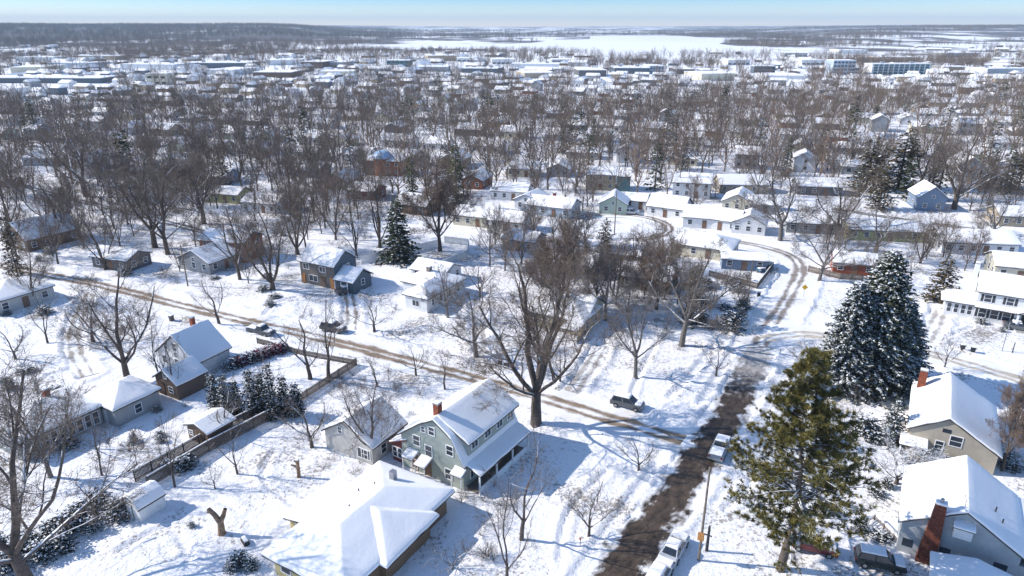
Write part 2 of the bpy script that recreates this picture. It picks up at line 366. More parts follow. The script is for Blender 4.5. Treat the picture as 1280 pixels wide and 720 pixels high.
# distant land with low hills; woods and fields are far too small to tell apart
def land_mat():
    m = bpy.data.materials.new('distant_land'); m.use_nodes = True; nt = m.node_tree; N = nt.nodes; L = nt.links
    b = N['Principled BSDF']; b.inputs['Roughness'].default_value = .95; b.inputs['Specular IOR Level'].default_value = .05
    t = N.new('ShaderNodeTexCoord'); mp = N.new('ShaderNodeMapping'); mp.inputs['Scale'].default_value = (.0038, .0022, .01); mp.inputs['Rotation'].default_value = (0, 0, R(-8)); L.new(t.outputs['Object'], mp.inputs[0])
    n = N.new('ShaderNodeTexNoise'); n.inputs['Scale'].default_value = 1; n.inputs['Detail'].default_value = 9; n.inputs['Roughness'].default_value = .62; L.new(mp.outputs[0], n.inputs['Vector'])
    at = N.new('ShaderNodeAttribute'); at.attribute_name = 'woods'
    ad = N.new('ShaderNodeMath'); ad.operation = 'ADD'; L.new(n.outputs[0], ad.inputs[0]); L.new(at.outputs['Fac'], ad.inputs[1])
    r = N.new('ShaderNodeValToRGB'); L.new(ad.outputs[0], r.inputs[0])
    r.color_ramp.elements[0].position = .50; r.color_ramp.elements[0].color = (.86, .87, .9, 1)
    r.color_ramp.elements[1].position = .58; r.color_ramp.elements[1].color = (.13, .12, .125, 1)
    L.new(r.outputs[0], b.inputs['Base Color']); return m
def land_h(X, Y):
    d = np.hypot(X, Y); z = -1.6 + np.zeros_like(X)
    a = X / np.maximum(Y, 1)
    openk = np.clip((a + .30) / .08, 0, 1) * np.clip((.45 - a) / .1, 0, 1); st = 2300 + 2300 * openk
    hill = np.clip((d - st) / 2500, 0, 1) * (18 + 46 * fbm(X * .00045, Y * .0006, 21, 4))
    leftk = np.clip((-a - .12) / .22, 0, 1) * np.clip((d - 2200) / 1500, 0, 1) * 30
    rightk = np.clip((a - .25) / .3, 0, 1) * np.clip((d - 3000) / 2000, 0, 1) * 24
    far = np.clip((d - 7000) / 6000, 0, 1) * 22
    return z + (hill * .5 + leftk + rightk + far) * np.clip((Y - 1200) / 1500, 0, 1)
xs = np.concatenate([-np.geomspace(16000, 60, 75), [0], np.geomspace(60, 16000, 75)]); ys = np.concatenate([[-16000, -4000, -900, 0, 200], np.geomspace(380, 17000, 140)])
X, Y = np.meshgrid(xs, ys); Z = land_h(X, Y)
i = np.arange(X.size).reshape(X.shape); Fq = np.stack([i[:-1, :-1], i[:-1, 1:], i[1:, 1:], i[1:, :-1]], -1).reshape(-1, 4)
lm = mesh_arrays('distant_land', np.stack([X.ravel(), Y.ravel(), Z.ravel()], 1), [Fq], [land_mat()], smooth=True)
wv = lm.attributes.new('woods', 'FLOAT', 'POINT')
A = X / np.maximum(Y, 1); D = np.hypot(X, Y)
wd = np.clip((D - 2600) / 1200, -1, 1) * .035 + np.where((A < -.16) & (D > 2300), .075, 0) + np.where((A > .22) & (D > 3600), .06, 0) - np.where(D < 1500, .03, 0) + np.where((D > 1500) & (D < 5200), .035, 0)
wv.data.foreach_set('value', wd.ravel().astype(np.float32))
tag(link('distant_land', lm), kind='structure')
# the wide frozen lake
lake_px = [(430, 58), (470, 55), (560, 54.5), (620, 53.5), (655, 54), (690, 50), (735, 48.5), (742, 44.5), (790, 43.8), (850, 44.5), (880, 47), (905, 47.5), (915, 51), (900, 54), (948, 60), (930, 64), (890, 66), (860, 69.0), (810, 67.5), (770, 70), (735, 67), (700, 63.5), (640, 62), (590, 60), (520, 61), (470, 60)]
LAKE = [G(a, b, 0).xy for a, b in lake_px]
lk = smooth_line(LAKE + [LAKE[0]], 60)[:-1]
me = bpy.data.meshes.new('frozen_lake'); me.from_pydata([(p.x, p.y, -1.35) for p in lk], [], [tuple(range(len(lk)))])
me.materials.append(snow_mat('lake_snow', base=(.86, .87, .9), bump=.2, scale=.02, lumps=.5)); tag(link('frozen_lake', me), kind='structure')

# ------------------------------------------------------------------ trees
def seg_mesh(name, segs, mats, sides=3, mi=None):
    """segs: list of (p0,p1,r0,r1); r1==0 gives a tapering cone"""
    S = np.array([(*a, *b, r0, r1) for a, b, r0, r1 in segs], dtype=np.float64)
    P0, P1, R0, R1 = S[:, :3], S[:, 3:6], S[:, 6], S[:, 7]
    D = P1 - P0; D /= np.maximum(np.linalg.norm(D, axis=1, keepdims=True), 1e-9)
    ref = np.where(np.abs(D[:, 2:3]) > .9, [[1, 0, 0]], [[0, 0, 1]])
    U = np.cross(D, ref); U /= np.linalg.norm(U, axis=1, keepdims=True); W = np.cross(D, U)
    V = []; F = []; base = 0
    cone = R1 <= 0
    for sel, cap in ((~cone, False), (cone, True)):
        k = int(sel.sum())
        if not k: continue
        ns = 3 if cap else sides
        ang = 2 * np.pi * np.arange(ns) / ns
        ring = np.cos(ang)[None, :, None] * U[sel][:, None] + np.sin(ang)[None, :, None] * W[sel][:, None]
        r0 = P0[sel][:, None] + ring * R0[sel][:, None, None]
        if cap:
            vv = np.concatenate([r0, P1[sel][:, None]], 1); n = ns + 1
            i = base + np.arange(k)[:, None] * n
            F.append(np.concatenate([np.stack([i[:, 0] + j, i[:, 0] + (j + 1) % ns, i[:, 0] + ns], 1) for j in range(ns)], 0))
        else:
            r1 = P1[sel][:, None] + ring * R1[sel][:, None, None]
            vv = np.concatenate([r0, r1], 1); n = 2 * ns
            i = base + np.arange(k)[:, None] * n
            F.append(np.concatenate([np.stack([i[:, 0] + j, i[:, 0] + (j + 1) % ns, i[:, 0] + ns + (j + 1) % ns, i[:, 0] + ns + j], 1) for j in range(ns)], 0))
        V.append(vv.reshape(-1, 3)); base += k * n
    return mesh_arrays(name, np.concatenate(V), F, mats, smooth=(sides > 4))

def grow(seed, H=18.0, trunk=.22, limbs=5, spread=.55, kids=(8, 7, 6, 5), twig=.022, r0=.42, trop=.10, lean=0.0, minlev=4, droop=0.0, wob=.10, taper=1.0, lift=.25):
    rnd = random.Random(seed); thick = []; thin = []
    up = Vector((0, 0, 1))
    def rv(): return Vector((rnd.gauss(0, 1), rnd.gauss(0, 1), rnd.gauss(0, 1)))
    def branch(p, d, L, r, lev):
        n = (6, 6, 4, 3, 2)[min(lev, 4)]
        step = L / n; last = lev >= minlev
        if last and lev >= 3:
            n = 2 if L > .5 else 1; step = L / n
        nk = kids[lev] if lev < len(kids) and not last else 0
        acc = 0
        for i in range(n):
            tr = trop * (1.2 if lev < 2 else .5) - (droop if lev >= 2 else 0)
            d = (d + rv() * wob * (1 + .35 * lev) + up * tr).normalized()
            q = p + d * step
            ra = r * (1 - i / n * .70); rb = r * (1 - (i + 1) / n * .70)
            if i == n - 1 and lev >= 2: rb = 0 if last else max(rb * .5, twig * .4)
            (thick if lev < 2 else thin).append((p, q, ra, rb))
            if nk and (i >= 1 or lev >= 2 or n < 3):
                acc += nk / max(n - 1, 1)
                while acc >= 1:
                    acc -= 1
                    az = rnd.uniform(0, 2 * math.pi); o = d.orthogonal().normalized(); s = (Matrix.Rotation(az, 3, d) @ o)
                    ang = rnd.uniform(.45, .95) if lev < 2 else rnd.uniform(.5, 1.15)
                    dd = (d * math.cos(ang) + s * math.sin(ang) + up * (lift * .4 if lev < 2 else 0)).normalized()
                    f = 1 - i / n * .45
                    LL = L * (rnd.uniform(.36, .58) if lev < 1 else rnd.uniform(.46, .70)) * f
                    branch(p + (q - p) * rnd.random(), dd, LL, max(ra * (.46 if lev < 2 else .42), twig * .5), lev + 1)
            p = q
        if lev < minlev and lev >= 1:  # the leader splits at the end
            for _ in range(2):
                o = d.orthogonal().normalized(); s = Matrix.Rotation(rnd.uniform(0, 6.28), 3, d) @ o
                branch(p, (d + s * .5).normalized(), L * .36, max(r * .34, twig * .5), lev + 1)
    th = H * trunk; p = Vector((0, 0, -.3)); d = Vector((lean, 0, 1)).normalized(); n = 4
    thick.append((p, p + d * .7, r0 * 1.55, r0 * 1.08)); p = p + d * .7
    for i in range(n):
        d = (d + rv() * .035).normalized(); q = p + d * (th / n); thick.append((p, q, r0 * (1.08 - .07 * i), r0 * (1.01 - .07 * i))); p = q
        if i >= 2 and trunk > .2 and rnd.random() < .7:
            az = rnd.uniform(0, 6.28); branch(p, Vector((math.cos(az), math.sin(az), .35)).normalized(), H * .26, r0 * .28, 1)
    a0 = rnd.uniform(0, 6.28)
    for k in range(limbs):
        kk = k / max(limbs - 1, 1)
        az = a0 + 2.4 * k + rnd.uniform(-.35, .35); s = spread * (.30 + 1.75 * kk) * rnd.uniform(.85, 1.15)
        dd = Vector((math.cos(az) * s, math.sin(az) * s, 1)).normalized()
        L = (H - th) * (.86 - .27 * kk) * rnd.uniform(.92, 1.08)
        branch(p - d * (th * .30 * kk * rnd.uniform(.4, 1.2)), dd, L, r0 * (.62 - .22 * kk) * rnd.uniform(.9, 1.1) if limbs > 1 else r0 * .9, 0)
    return thick, thin
def variant(name, twigm, barkm=None, sides=6, **kw):
    thick, thin = grow(**kw)
    zs = [s[1][2] for s in thin]; xs_ = [abs(s[1][0]) for s in thin] + [abs(s[1][1]) for s in thin]
    zs.sort(); xs_.sort()
    return dict(trunk=seg_mesh('trunk', thick, [barkm or M_BARK], sides), crown=seg_mesh('crown', thin, [twigm], 3), H=zs[int(len(zs) * .995)], W=2 * xs_[int(len(xs_) * .985)])
TV = {}
TV['vase'] = [variant('v', M_TWIG, seed=s, H=20, trunk=.19, limbs=6, spread=.55, kids=(7, 6, 5, 4), twig=.021, r0=.38, trop=.07) for s in (1, 2, 3)]
TV['big'] = [variant('b', M_TWIG, seed=s, H=22, trunk=.20, limbs=7, spread=.66, kids=(8, 6, 5, 4), twig=.022, r0=.50, trop=.08) for s in (7,)]
TV['spread'] = [variant('s', M_TWIGG, M_BARK2, seed=s, H=15, trunk=.24, limbs=6, spread=.95, kids=(7, 6, 5, 4), twig=.020, r0=.32, trop=.05, lift=.2) for s in (11, 12)]
TV['multi'] = [variant('m', M_TWIG, seed=s, H=18, trunk=.06, limbs=5, spread=.36, kids=(7, 7, 5, 4), twig=.020, r0=.32, trop=.06) for s in (21, 22)]
TV['slim'] = [variant('sl', M_TWIGG, seed=s, H=14, trunk=.2, limbs=3, spread=.3, kids=(7, 6, 5), twig=.018, r0=.20, trop=.10, minlev=3) for s in (31, 32)]
TV['small'] = [variant('sm', M_TWIGG, seed=s, H=7, trunk=.16, limbs=5, spread=.75, kids=(7, 6, 5), twig=.016, r0=.15, trop=.08, minlev=3, wob=.16) for s in (41, 42)]
TV['brown'] = [variant('br', M_TWIGB, seed=s, H=15, trunk=.2, limbs=7, spread=.45, kids=(8, 8, 6, 5), twig=.024, r0=.28, trop=.08) for s in (51,)]
TV['snowy'] = [variant('sn', M_TWIGS, seed=s, H=9, trunk=.12, limbs=6, spread=.7, kids=(7, 7, 6), twig=.035, r0=.2, trop=.08, minlev=3, wob=.15) for s in (61,)]
TV['shrub'] = [variant('sh', M_TWIGG, seed=s, H=3, trunk=.02, limbs=11, spread=.8, kids=(5, 5), twig=.016, r0=.05, trop=.05, minlev=2, wob=.15) for s in (71, 72)]
TV['midtree'] = [variant('mt', (M_TWIG, M_TWIGB, M_TWIGG)[s % 3], seed=s, sides=5, H=17, trunk=(.12, .24, .30)[s % 3], limbs=5 + s % 3, spread=(.50, .62, .40, .75)[s % 4], kids=(7, 7, 7), twig=.040, r0=.27, trop=.06, minlev=3) for s in (81, 82, 83, 84, 85, 86, 87, 88)]
TREES = []     # (x, y, object, height, kind) for labels
def put_tree(kind, x, y, H, W=None, label=None, rnd=random.Random(5), idx=None, name='bare_tree', group='bare trees of the neighbourhood', cat='tree'):
    vs_ = TV[kind]; v = vs_[idx % len(vs_)] if idx is not None else rnd.choice(vs_)
    t = empty(name, label, cat, (x, y, 0.0), rnd.uniform(0, 6.28), group)
    sz = H / v['H']; sxy = sz if W is None else W / v['W']
    t.scale = (sxy, sxy, sz)
    link('trunk', v['trunk'], t); link('crown', v['crown'], t)
    TREES.append((x, y, t, H, name)); return t

# evergreens: needle sprays along whorled, drooping boughs; snow lies on the upper side of some sprays
def conifer(seed, H=14, Rb=4.0, gap=.42, per=8, snow=.35, spray=.5, narrow=1.0, mats=None, powr=.8, droop=.22, den=1.0, base=.06, wid=.3):
    rg = np.random.default_rng(seed); P = []; D = []; L = []; thick = []
    z = H * base
    while z < H * .985:
        k = 1 - z / H; rad = Rb * (k ** powr) * narrow + .12; nb = max(4, int(per * (.55 + .6 * k)))
        a0 = rg.uniform(0, 6.28)
        for b in range(nb):
            az = a0 + 6.283 * b / nb + rg.normal(0, .16); ln = rad * rg.uniform(.72, 1.12)
            dx, dy = math.cos(az), math.sin(az); zz = z + rg.normal(0, gap * .3)
            dr = droop * ln * rg.uniform(.7, 1.3)
            n = max(3, int(ln / (spray * .32) * den)); t = (np.arange(n) + rg.uniform(0, 1, n)) / n; t = .12 + .9 * t
            px = dx * ln * t; py = dy * ln * t; pz = zz - dr * t ** 1.5 + .10 * ln * t ** 4
            side = rg.choice([-1, 1], n); out = rg.uniform(.25, 1.0, n)
            ddx = dx * out - dy * side * (1.1 - out); ddy = dy * out + dx * side * (1.1 - out)
            P.append(np.stack([px, py, pz], 1)); D.append(np.stack([ddx, ddy, rg.normal(-.12, .22, n)], 1)); L.append(spray * rg.uniform(.7, 1.35, n) * (1.15 - .35 * t))
            thick.append(((0, 0, zz), (dx * ln * .9, dy * ln * .9, zz - dr * .8), .035 + .02 * k * H / 14, 0))
        z += gap * (.75 + .5 * k) * rg.uniform(.8, 1.2)
    P = np.concatenate(P); D = np.concatenate(D); L = np.concatenate(L)[:, None]
    D /= np.linalg.norm(D, axis=1, keepdims=True); S = np.cross(D, [0, 0, 1.0]); S /= np.maximum(np.linalg.norm(S, axis=1, keepdims=True), 1e-6)
    n = len(P); tw = rg.normal(0, .35, (n, 1)); Wd = S * np.cos(tw) + np.array([0, 0, 1.0]) * np.sin(tw)
    a = P; b = P + D * L * .5 + Wd * L * wid; c = P + D * L; d = P + D * L * .5 - Wd * L * wid
    V = np.stack([a, b, c, d], 1).reshape(-1, 3); i = np.arange(n)[:, None] * 4; F = np.concatenate([i, i + 1, i + 2, i + 3], 1)
    keep = rg.random(n) < snow * (.5 + .8 * vnoise(P[:, 0] * .9 + 9, P[:, 2] * .9 + P[:, 1] * .7, seed))
    q = P[keep] + [0, 0, .05]; m = len(q); D2 = D[keep]; L2 = L[keep] * rg.uniform(.55, .9, (m, 1)); S2 = S[keep]
    V2 = np.stack([q, q + D2 * L2 * .5 + S2 * L2 * .30 + [0, 0, .03], q + D2 * L2, q + D2 * L2 * .5 - S2 * L2 * .30], 1).reshape(-1, 3); F2 = np.arange(m)[:, None] * 4 + [[0, 1, 2, 3]]
    crown = mesh_arrays('crown', V, [F], [mats]); sn = mesh_arrays('snow_cover', V2, [F2], [M_SNOWCLUMP])
    thick.append(((0, 0, -.2), (0, 0, H * .5), .018 * H + .04, .011 * H + .03)); thick.append(((0, 0, H * .5), (0, 0, H * .98), .011 * H + .03, .02))
    return dict(trunk=seg_mesh('trunk', thick, [M_BARK], 5), crown=crown, snow=sn, H=H, W=Rb * 2 * narrow)
def needle(name, col): return mat(name, col, rough=.8, var=.45, scale=1.1, spec=.2)
M_SPR = needle('spruce_needles', (.050, .060, .034)); M_BLUE = needle('blue_spruce_needles', (.055, .066, .054)); M_PINE = needle('pine_needles', (.20, .168, .05))
M_PINED = needle('pine_needles_inner', (.10, .095, .03)); M_ARB = needle('arborvitae_needles', (.028, .034, .028)); M_BRN = needle('juniper_needles', (.085, .065, .035)); M_OLV = needle('olive_needles', (.07, .075, .03))
CV = {
 'bigspruce': conifer(1, H=19, Rb=6.4, gap=.30, per=15, snow=.62, spray=.60, mats=M_SPR, powr=.58, den=1.7),
 'bigspruce2': conifer(2, H=15, Rb=5.4, gap=.30, per=15, snow=.78, spray=.6, mats=M_BLUE, powr=.55, den=1.7),
 'spruce': conifer(3, H=13, Rb=4.4, gap=.62, per=9, snow=.10, spray=.75, mats=M_SPR, powr=.8, droop=.30, den=1.3),
 'snowspruce': conifer(4, H=10, Rb=3.6, gap=.45, per=8, snow=.55, spray=.6, mats=M_BLUE),
 'dark': conifer(5, H=14, Rb=3.6, gap=.6, per=8, snow=.06, spray=.85, mats=M_OLV, powr=.6),
 'brown': conifer(6, H=14, Rb=4.4, gap=.6, per=8, snow=.08, spray=.9, mats=M_BRN, powr=.5),
 'arb': conifer(7, H=5.5, Rb=.95, gap=.22, per=7, snow=.40, spray=.34, mats=M_ARB, powr=.45, droop=-.5, base=.02),
 'bush': conifer(8, H=2.3, Rb=1.35, gap=.22, per=8, snow=.75, spray=.36, mats=M_ARB, powr=.35, droop=-.1, base=.03),
 'far': conifer(9, H=14, Rb=3.6, gap=1.0, per=6, snow=.12, spray=1.3, mats=M_SPR, powr=.7, den=.8),
}
def put_conifer(kind, x, y, H, W=None, label=None, name='spruce_tree', group='evergreens of the neighbourhood', rz=None, cat='evergreen'):
    v = CV[kind]; t = empty(name, label, cat, (x, y, 0), (x * 7.3 + y) % 6.28 if rz is None else rz, group)
    s = H / v['H']; w = s if W is None else W / v['W']; t.scale = (w, w, s)
    link('trunk', v['trunk'], t); c = link('crown', v['crown'], t); tag(link('snow_cover', v['snow'], c), kind='stuff')
    TREES.append((x, y, t, H, name)); return t
def pine(seed, H, Wd):
    """tall old pine: ragged tiers of long boughs that carry starry needle tufts"""
    rg = np.random.default_rng(seed); thick = []; tp = []; tn = []
    px = 0; py = 0
    def axis(z): return np.array([.35 * math.sin(z * .25), .25 * math.sin(z * .33 + 1), z])
    zz = np.linspace(-.3, H * .97, 14)
    for a, b in zip(zz[:-1], zz[1:]): thick.append((axis(a), axis(b), max(.05, .42 * (1 - a / H) + .04), max(.04, .42 * (1 - b / H) + .04)))
    nb = 185
    for i in range(nb):
        z = H * (.16 + .82 * (i / nb) ** .85); k = 1 - z / H; az = i * 2.399 + rg.normal(0, .3)
        ln = (Wd / 2) * (min(1, (k * 1.30)) ** .95 * .98 + .07) * rg.uniform(.55, 1.12)
        if z < H * .35: ln *= rg.uniform(.35, 1.0)
        o = axis(z); d = np.array([math.cos(az), math.sin(az), .10 + .55 * (1 - k) ** 2]); d /= np.linalg.norm(d); n = 6; p = o
        for j in range(n):
            q = p + d * ln / n; thick.append((p, q, .085 * (1 - j / n) * (.4 + k) + .018, .085 * (1 - (j + 1) / n) * (.4 + k) + .014)); d = d + np.array([0, 0, .05]) + rg.normal(0, .07, 3); d /= np.linalg.norm(d)
            for s in range(3 if j else 0):
                sd = rg.normal(0, 1, 3) * [1, 1, .4]; sd = sd / np.linalg.norm(sd) * .8 + d * .8; L = rg.uniform(.5, 1.15) * (1.2 - .1 * j) * max(.5, ln / 5)
                e = q + sd * L * .8; thick.append((q, e, .02, .008))
                for u in (.45, .75, 1.0): tp.append(q + (e - q) * u + rg.normal(0, .10, 3)); tn.append(sd)
            p = q
        tp.append(p); tn.append(d)
    tp = np.array(tp); tn = np.array(tn); tn /= np.linalg.norm(tn, axis=1, keepdims=True); n = len(tp); K = 26
    dirs = rg.normal(0, 1, (n, K, 3)) * [1, 1, .8] + tn[:, None] * 1.1 + [0, 0, .5]; dirs /= np.linalg.norm(dirs, axis=2, keepdims=True)
    Ln = rg.uniform(.26, .50, (n, K, 1)); Sd = np.cross(dirs, rg.normal(0, 1, (n, K, 3))); Sd /= np.linalg.norm(Sd, axis=2, keepdims=True)
    a = tp[:, None] + dirs * .02 - Sd * .028; b = tp[:, None] + dirs * .02 + Sd * .028; c = tp[:, None] + dirs * Ln
    V = np.stack([a, b, c], 2).reshape(-1, 3); F = np.arange(len(V)).reshape(-1, 3)
    mi = np.repeat(np.where(rg.random(n) < .07, 2, (rg.random(n) < .36).astype(int)), K)
    return dict(trunk=seg_mesh('trunk', thick, [M_BARK], 5), crown=mesh_arrays('crown', V, [F], [M_PINE, M_PINED, M_SNOWCLUMP], mi), H=H, W=Wd)

# ------------------------------------------------------------------ houses
GU = 60.0
U = Vector((math.cos(R(GU)), math.sin(R(GU)), 0)); Vv = Vector((math.cos(R(GU - 90)), math.sin(R(GU - 90)), 0))
ROOFM = mat('shingle_roof', (.06, .055, .055), rough=.9, var=.3, bump=.3)
HOUSES = []    # (x, y, object, height)
WINC = {}
def window_meshes(w, h, style='sash'):
    k = (round(w, 2), round(h, 2), style)
    if k not in WINC:
        f = MB(); t = .09; y0, y1 = -.07, .03
        f.box(-w / 2 - t, -w / 2, y0, y1, -h / 2 - t, h / 2 + t).box(w / 2, w / 2 + t, y0, y1, -h / 2 - t, h / 2 + t)
        f.box(-w / 2, w / 2, y0, y1, h / 2, h / 2 + t).box(-w / 2, w / 2, y0, y1, -h / 2 - t, -h / 2)
        if style == 'sash': f.box(-w / 2, w / 2, -.05, .0, -.03, .03)
        if style == 'wide':
            f.box(-.03, .03, -.05, 0, -h / 2, h / 2)
        p = MB().box(-w / 2, w / 2, -.025, .02, -h / 2, h / 2)
        if style == 'dark': WINC[k] = (MB().box(-w / 2, w / 2, -.04, .02, -h / 2, h / 2).mesh('window', M_GLASS), None)
        else: WINC[k] = (f.mesh('window', M_WHITE), p.mesh('pane', M_GLASS))
    return WINC[k]
def side_frame(h, side):
    """matrix in house space: x along the wall, -y outward, z up, origin at wall foot centre"""
    l, w = h['wl'], h['ww']
    if side == 'A': return Matrix.Translation((-l / 2, h['yc'], 0)) @ Matrix.Rotation(-math.pi / 2, 4, 'Z')
    if side == 'B': return Matrix.Translation((l / 2, h['yc'], 0)) @ Matrix.Rotation(math.pi / 2, 4, 'Z')
    if side == 'R': return Matrix.Translation((0, h['y0'], 0))
    return Matrix.Translation((0, h['y1'], 0)) @ Matrix.Rotation(math.pi, 4, 'Z')
def window(h, side, u, z, w=.9, ht=1.25, style='sash', shutter=False):
    f, p = window_meshes(w, ht, style); o = link('window', f, h['o']); o.matrix_local = side_frame(h, side) @ Matrix.Translation((u, 0, z))
    if p: link('pane', p, o)
    if shutter:
        for s in (-1, 1):
            k = ('shutter', round(ht, 2))
            if k not in WINC: WINC[k] = MB().box(-.2, .2, -.05, .02, -ht / 2, ht / 2).mesh('shutter', mat('shutter_paint', (.05, .055, .06)))
            q = link('shutter', WINC[k], h['o']); q.matrix_local = side_frame(h, side) @ Matrix.Translation((u + s * (w / 2 + .33), 0, z))
    return o
def win_px(h, side, px, py, w=.9, ht=1.25, **k):
    """window where the photograph shows it on that wall"""
    M = Matrix.LocRotScale(h['o'].location, h['o'].rotation_euler, None) @ side_frame(h, side); inv = M.inverted()
    o = inv @ Vector((0, 0, CAMH)); d = (inv.to_3x3() @ Vector(ray(px, py))); t = -o.y / d.y; p = o + d * t
    return window(h, side, p.x, p.z, w, ht, **k)
def door(h, side, u, w=.95, ht=2.05, col=(.20, .12, .08)):
    k = ('door', w, ht, col)
    if k not in WINC:
        WINC[k] = (MB().box(-w / 2, w / 2, -.05, .02, 0, ht).box(-w / 2 - .1, -w / 2, -.06, .02, 0, ht + .1).box(w / 2, w / 2 + .1, -.06, .02, 0, ht + .1).box(-w / 2, w / 2, -.06, .02, ht, ht + .1).mesh('door', mat('door_paint_%d' % int(col[0] * 1000), col)),
                   MB().box(w / 2 - .16, w / 2 - .1, -.11, -.05, .98, 1.04).mesh('handle', M_METAL))
    o = link('door', WINC[k][0], h['o']); o.matrix_local = side_frame(h, side) @ Matrix.Translation((u, 0, .18)); link('handle', WINC[k][1], o); return o
def garage_door(h, side, u, w=2.6, ht=2.1):
    k = ('gd', w, ht)
    if k not in WINC:
        b = MB()
        for i in range(4): b.box(-w / 2, w / 2, -.04, .02, i * ht / 4 + .02, (i + 1) * ht / 4 - .02)
        WINC[k] = b.mesh('garage_door', M_WHITE)
    o = link('garage_door', WINC[k], h['o']); o.matrix_local = side_frame(h, side) @ Matrix.Translation((u, 0, .15)); return o
def roof_on(parent, polys, name='roof', slab=.17, t=.22, bevel=.09, roofm=None, bare=False):
    v = []; f = []
    for p in polys:
        o = len(v); v += [tuple(q) for q in p] + [(q[0], q[1], q[2] - slab) for q in p]; n = len(p)
        f += [tuple(range(o, o + n)), tuple(range(o + n, o + 2 * n))[::-1]] + [(o + i, o + n + i, o + n + (i + 1) % n, o + (i + 1) % n) for i in range(n)]
    me = bpy.data.meshes.new(name); me.from_pydata(v, [], f); me.materials.append(roofm or ROOFM)
    bm = bmesh.new(); bm.from_mesh(me); bmesh.ops.recalc_face_normals(bm, faces=bm.faces); bm.to_mesh(me); bm.free()
    r = link(name, me, parent)
    if bare: return r
    bm = bmesh.new()
    for p in polys: bm.faces.new([bm.verts.new((q[0], q[1], q[2] + .004)) for q in p])
    bmesh.ops.remove_doubles(bm, verts=bm.verts, dist=.01); bmesh.ops.recalc_face_normals(bm, faces=bm.faces)
    for fc in bm.faces:
        if fc.normal.z < 0: fc.normal_flip()
    g = bmesh.ops.extrude_face_region(bm, geom=bm.faces[:]); nv = [x for x in g['geom'] if isinstance(x, bmesh.types.BMVert)]
    top = [x for x in g['geom'] if isinstance(x, bmesh.types.BMFace)]
    for x in nv: x.co.z += t
    bmesh.ops.recalc_face_normals(bm, faces=bm.faces)
    if bevel:
        tset = set(top); ed = [e for e in bm.edges if any(fc in tset for fc in e.link_faces) and len(e.link_faces) == 2 and e.calc_face_angle(0) > .12]
        bmesh.ops.bevel(bm, geom=ed, offset=bevel, segments=3, affect='EDGES', profile=.5, clamp_overlap=True)
        for fc in bm.faces: fc.smooth = len(fc.verts) < 20 and fc.calc_area() < 3 and fc.normal.z > .2
        big = max(e.calc_length() for e in bm.edges)
        if big > 5:
            for _ in range(3):
                bmesh.ops.triangulate(bm, faces=[fc for fc in bm.faces if len(fc.verts) > 4])
                lg = [e for e in bm.edges if e.calc_length() > 1.1]
                if lg: bmesh.ops.subdivide_edges(bm, edges=lg, cuts=1, use_grid_fill=True)
            zb = {}
            for vt in bm.verts:
                q = vt.co; nn = mnoise.noise(Vector((q.x * .7, q.y * .7, q.z * .5 + t * 9))); n2_ = mnoise.noise(Vector((q.x * 1.9 + 5, q.y * 1.9, q.z)))
                vt.co.z += .07 * nn + .03 * n2_; vt.co.x += .07 * n2_; vt.co.y += .07 * nn
            for fc in bm.faces: fc.smooth = fc.normal.z > .15
    sm = bpy.data.meshes.new('snow_cover'); bm.to_mesh(sm); bm.free(); sm.materials.append(M_ROOFSNOW); link('snow_cover', sm, r)
    return r
def gable_polys(L, prof, cx=0.0):
    return [[(cx - L / 2, a[0], a[1]), (cx + L / 2, a[0], a[1]), (cx + L / 2, b[0], b[1]), (cx - L / 2, b[0], b[1])] for a, b in zip(prof[:-1], prof[1:])]
def hip_polys(L, W, ze, zr, cx=0, cy=0, ends=(1, 1)):
    w = W / 2; xa = cx - L / 2; xb = cx + L / 2; ra = xa + (w if ends[0] else 0); rb = xb - (w if ends[1] else 0)
    if rb <= ra + .02:
        ap = ((xa + xb) / 2, cy, zr); c = [(xa, cy - w, ze), (xb, cy - w, ze), (xb, cy + w, ze), (xa, cy + w, ze)]
        return [[c[i], c[(i + 1) % 4], ap] for i in range(4)]
    P = [[(xa, cy - w, ze), (xb, cy - w, ze), (rb, cy, zr), (ra, cy, zr)], [(xb, cy + w, ze), (xa, cy + w, ze), (ra, cy, zr), (rb, cy, zr)]]
    if ends[0]: P.append([(xa, cy + w, ze), (xa, cy - w, ze), (ra, cy, zr)])
    if ends[1]: P.append([(xb, cy - w, ze), (xb, cy + w, ze), (rb, cy, zr)])
    return P
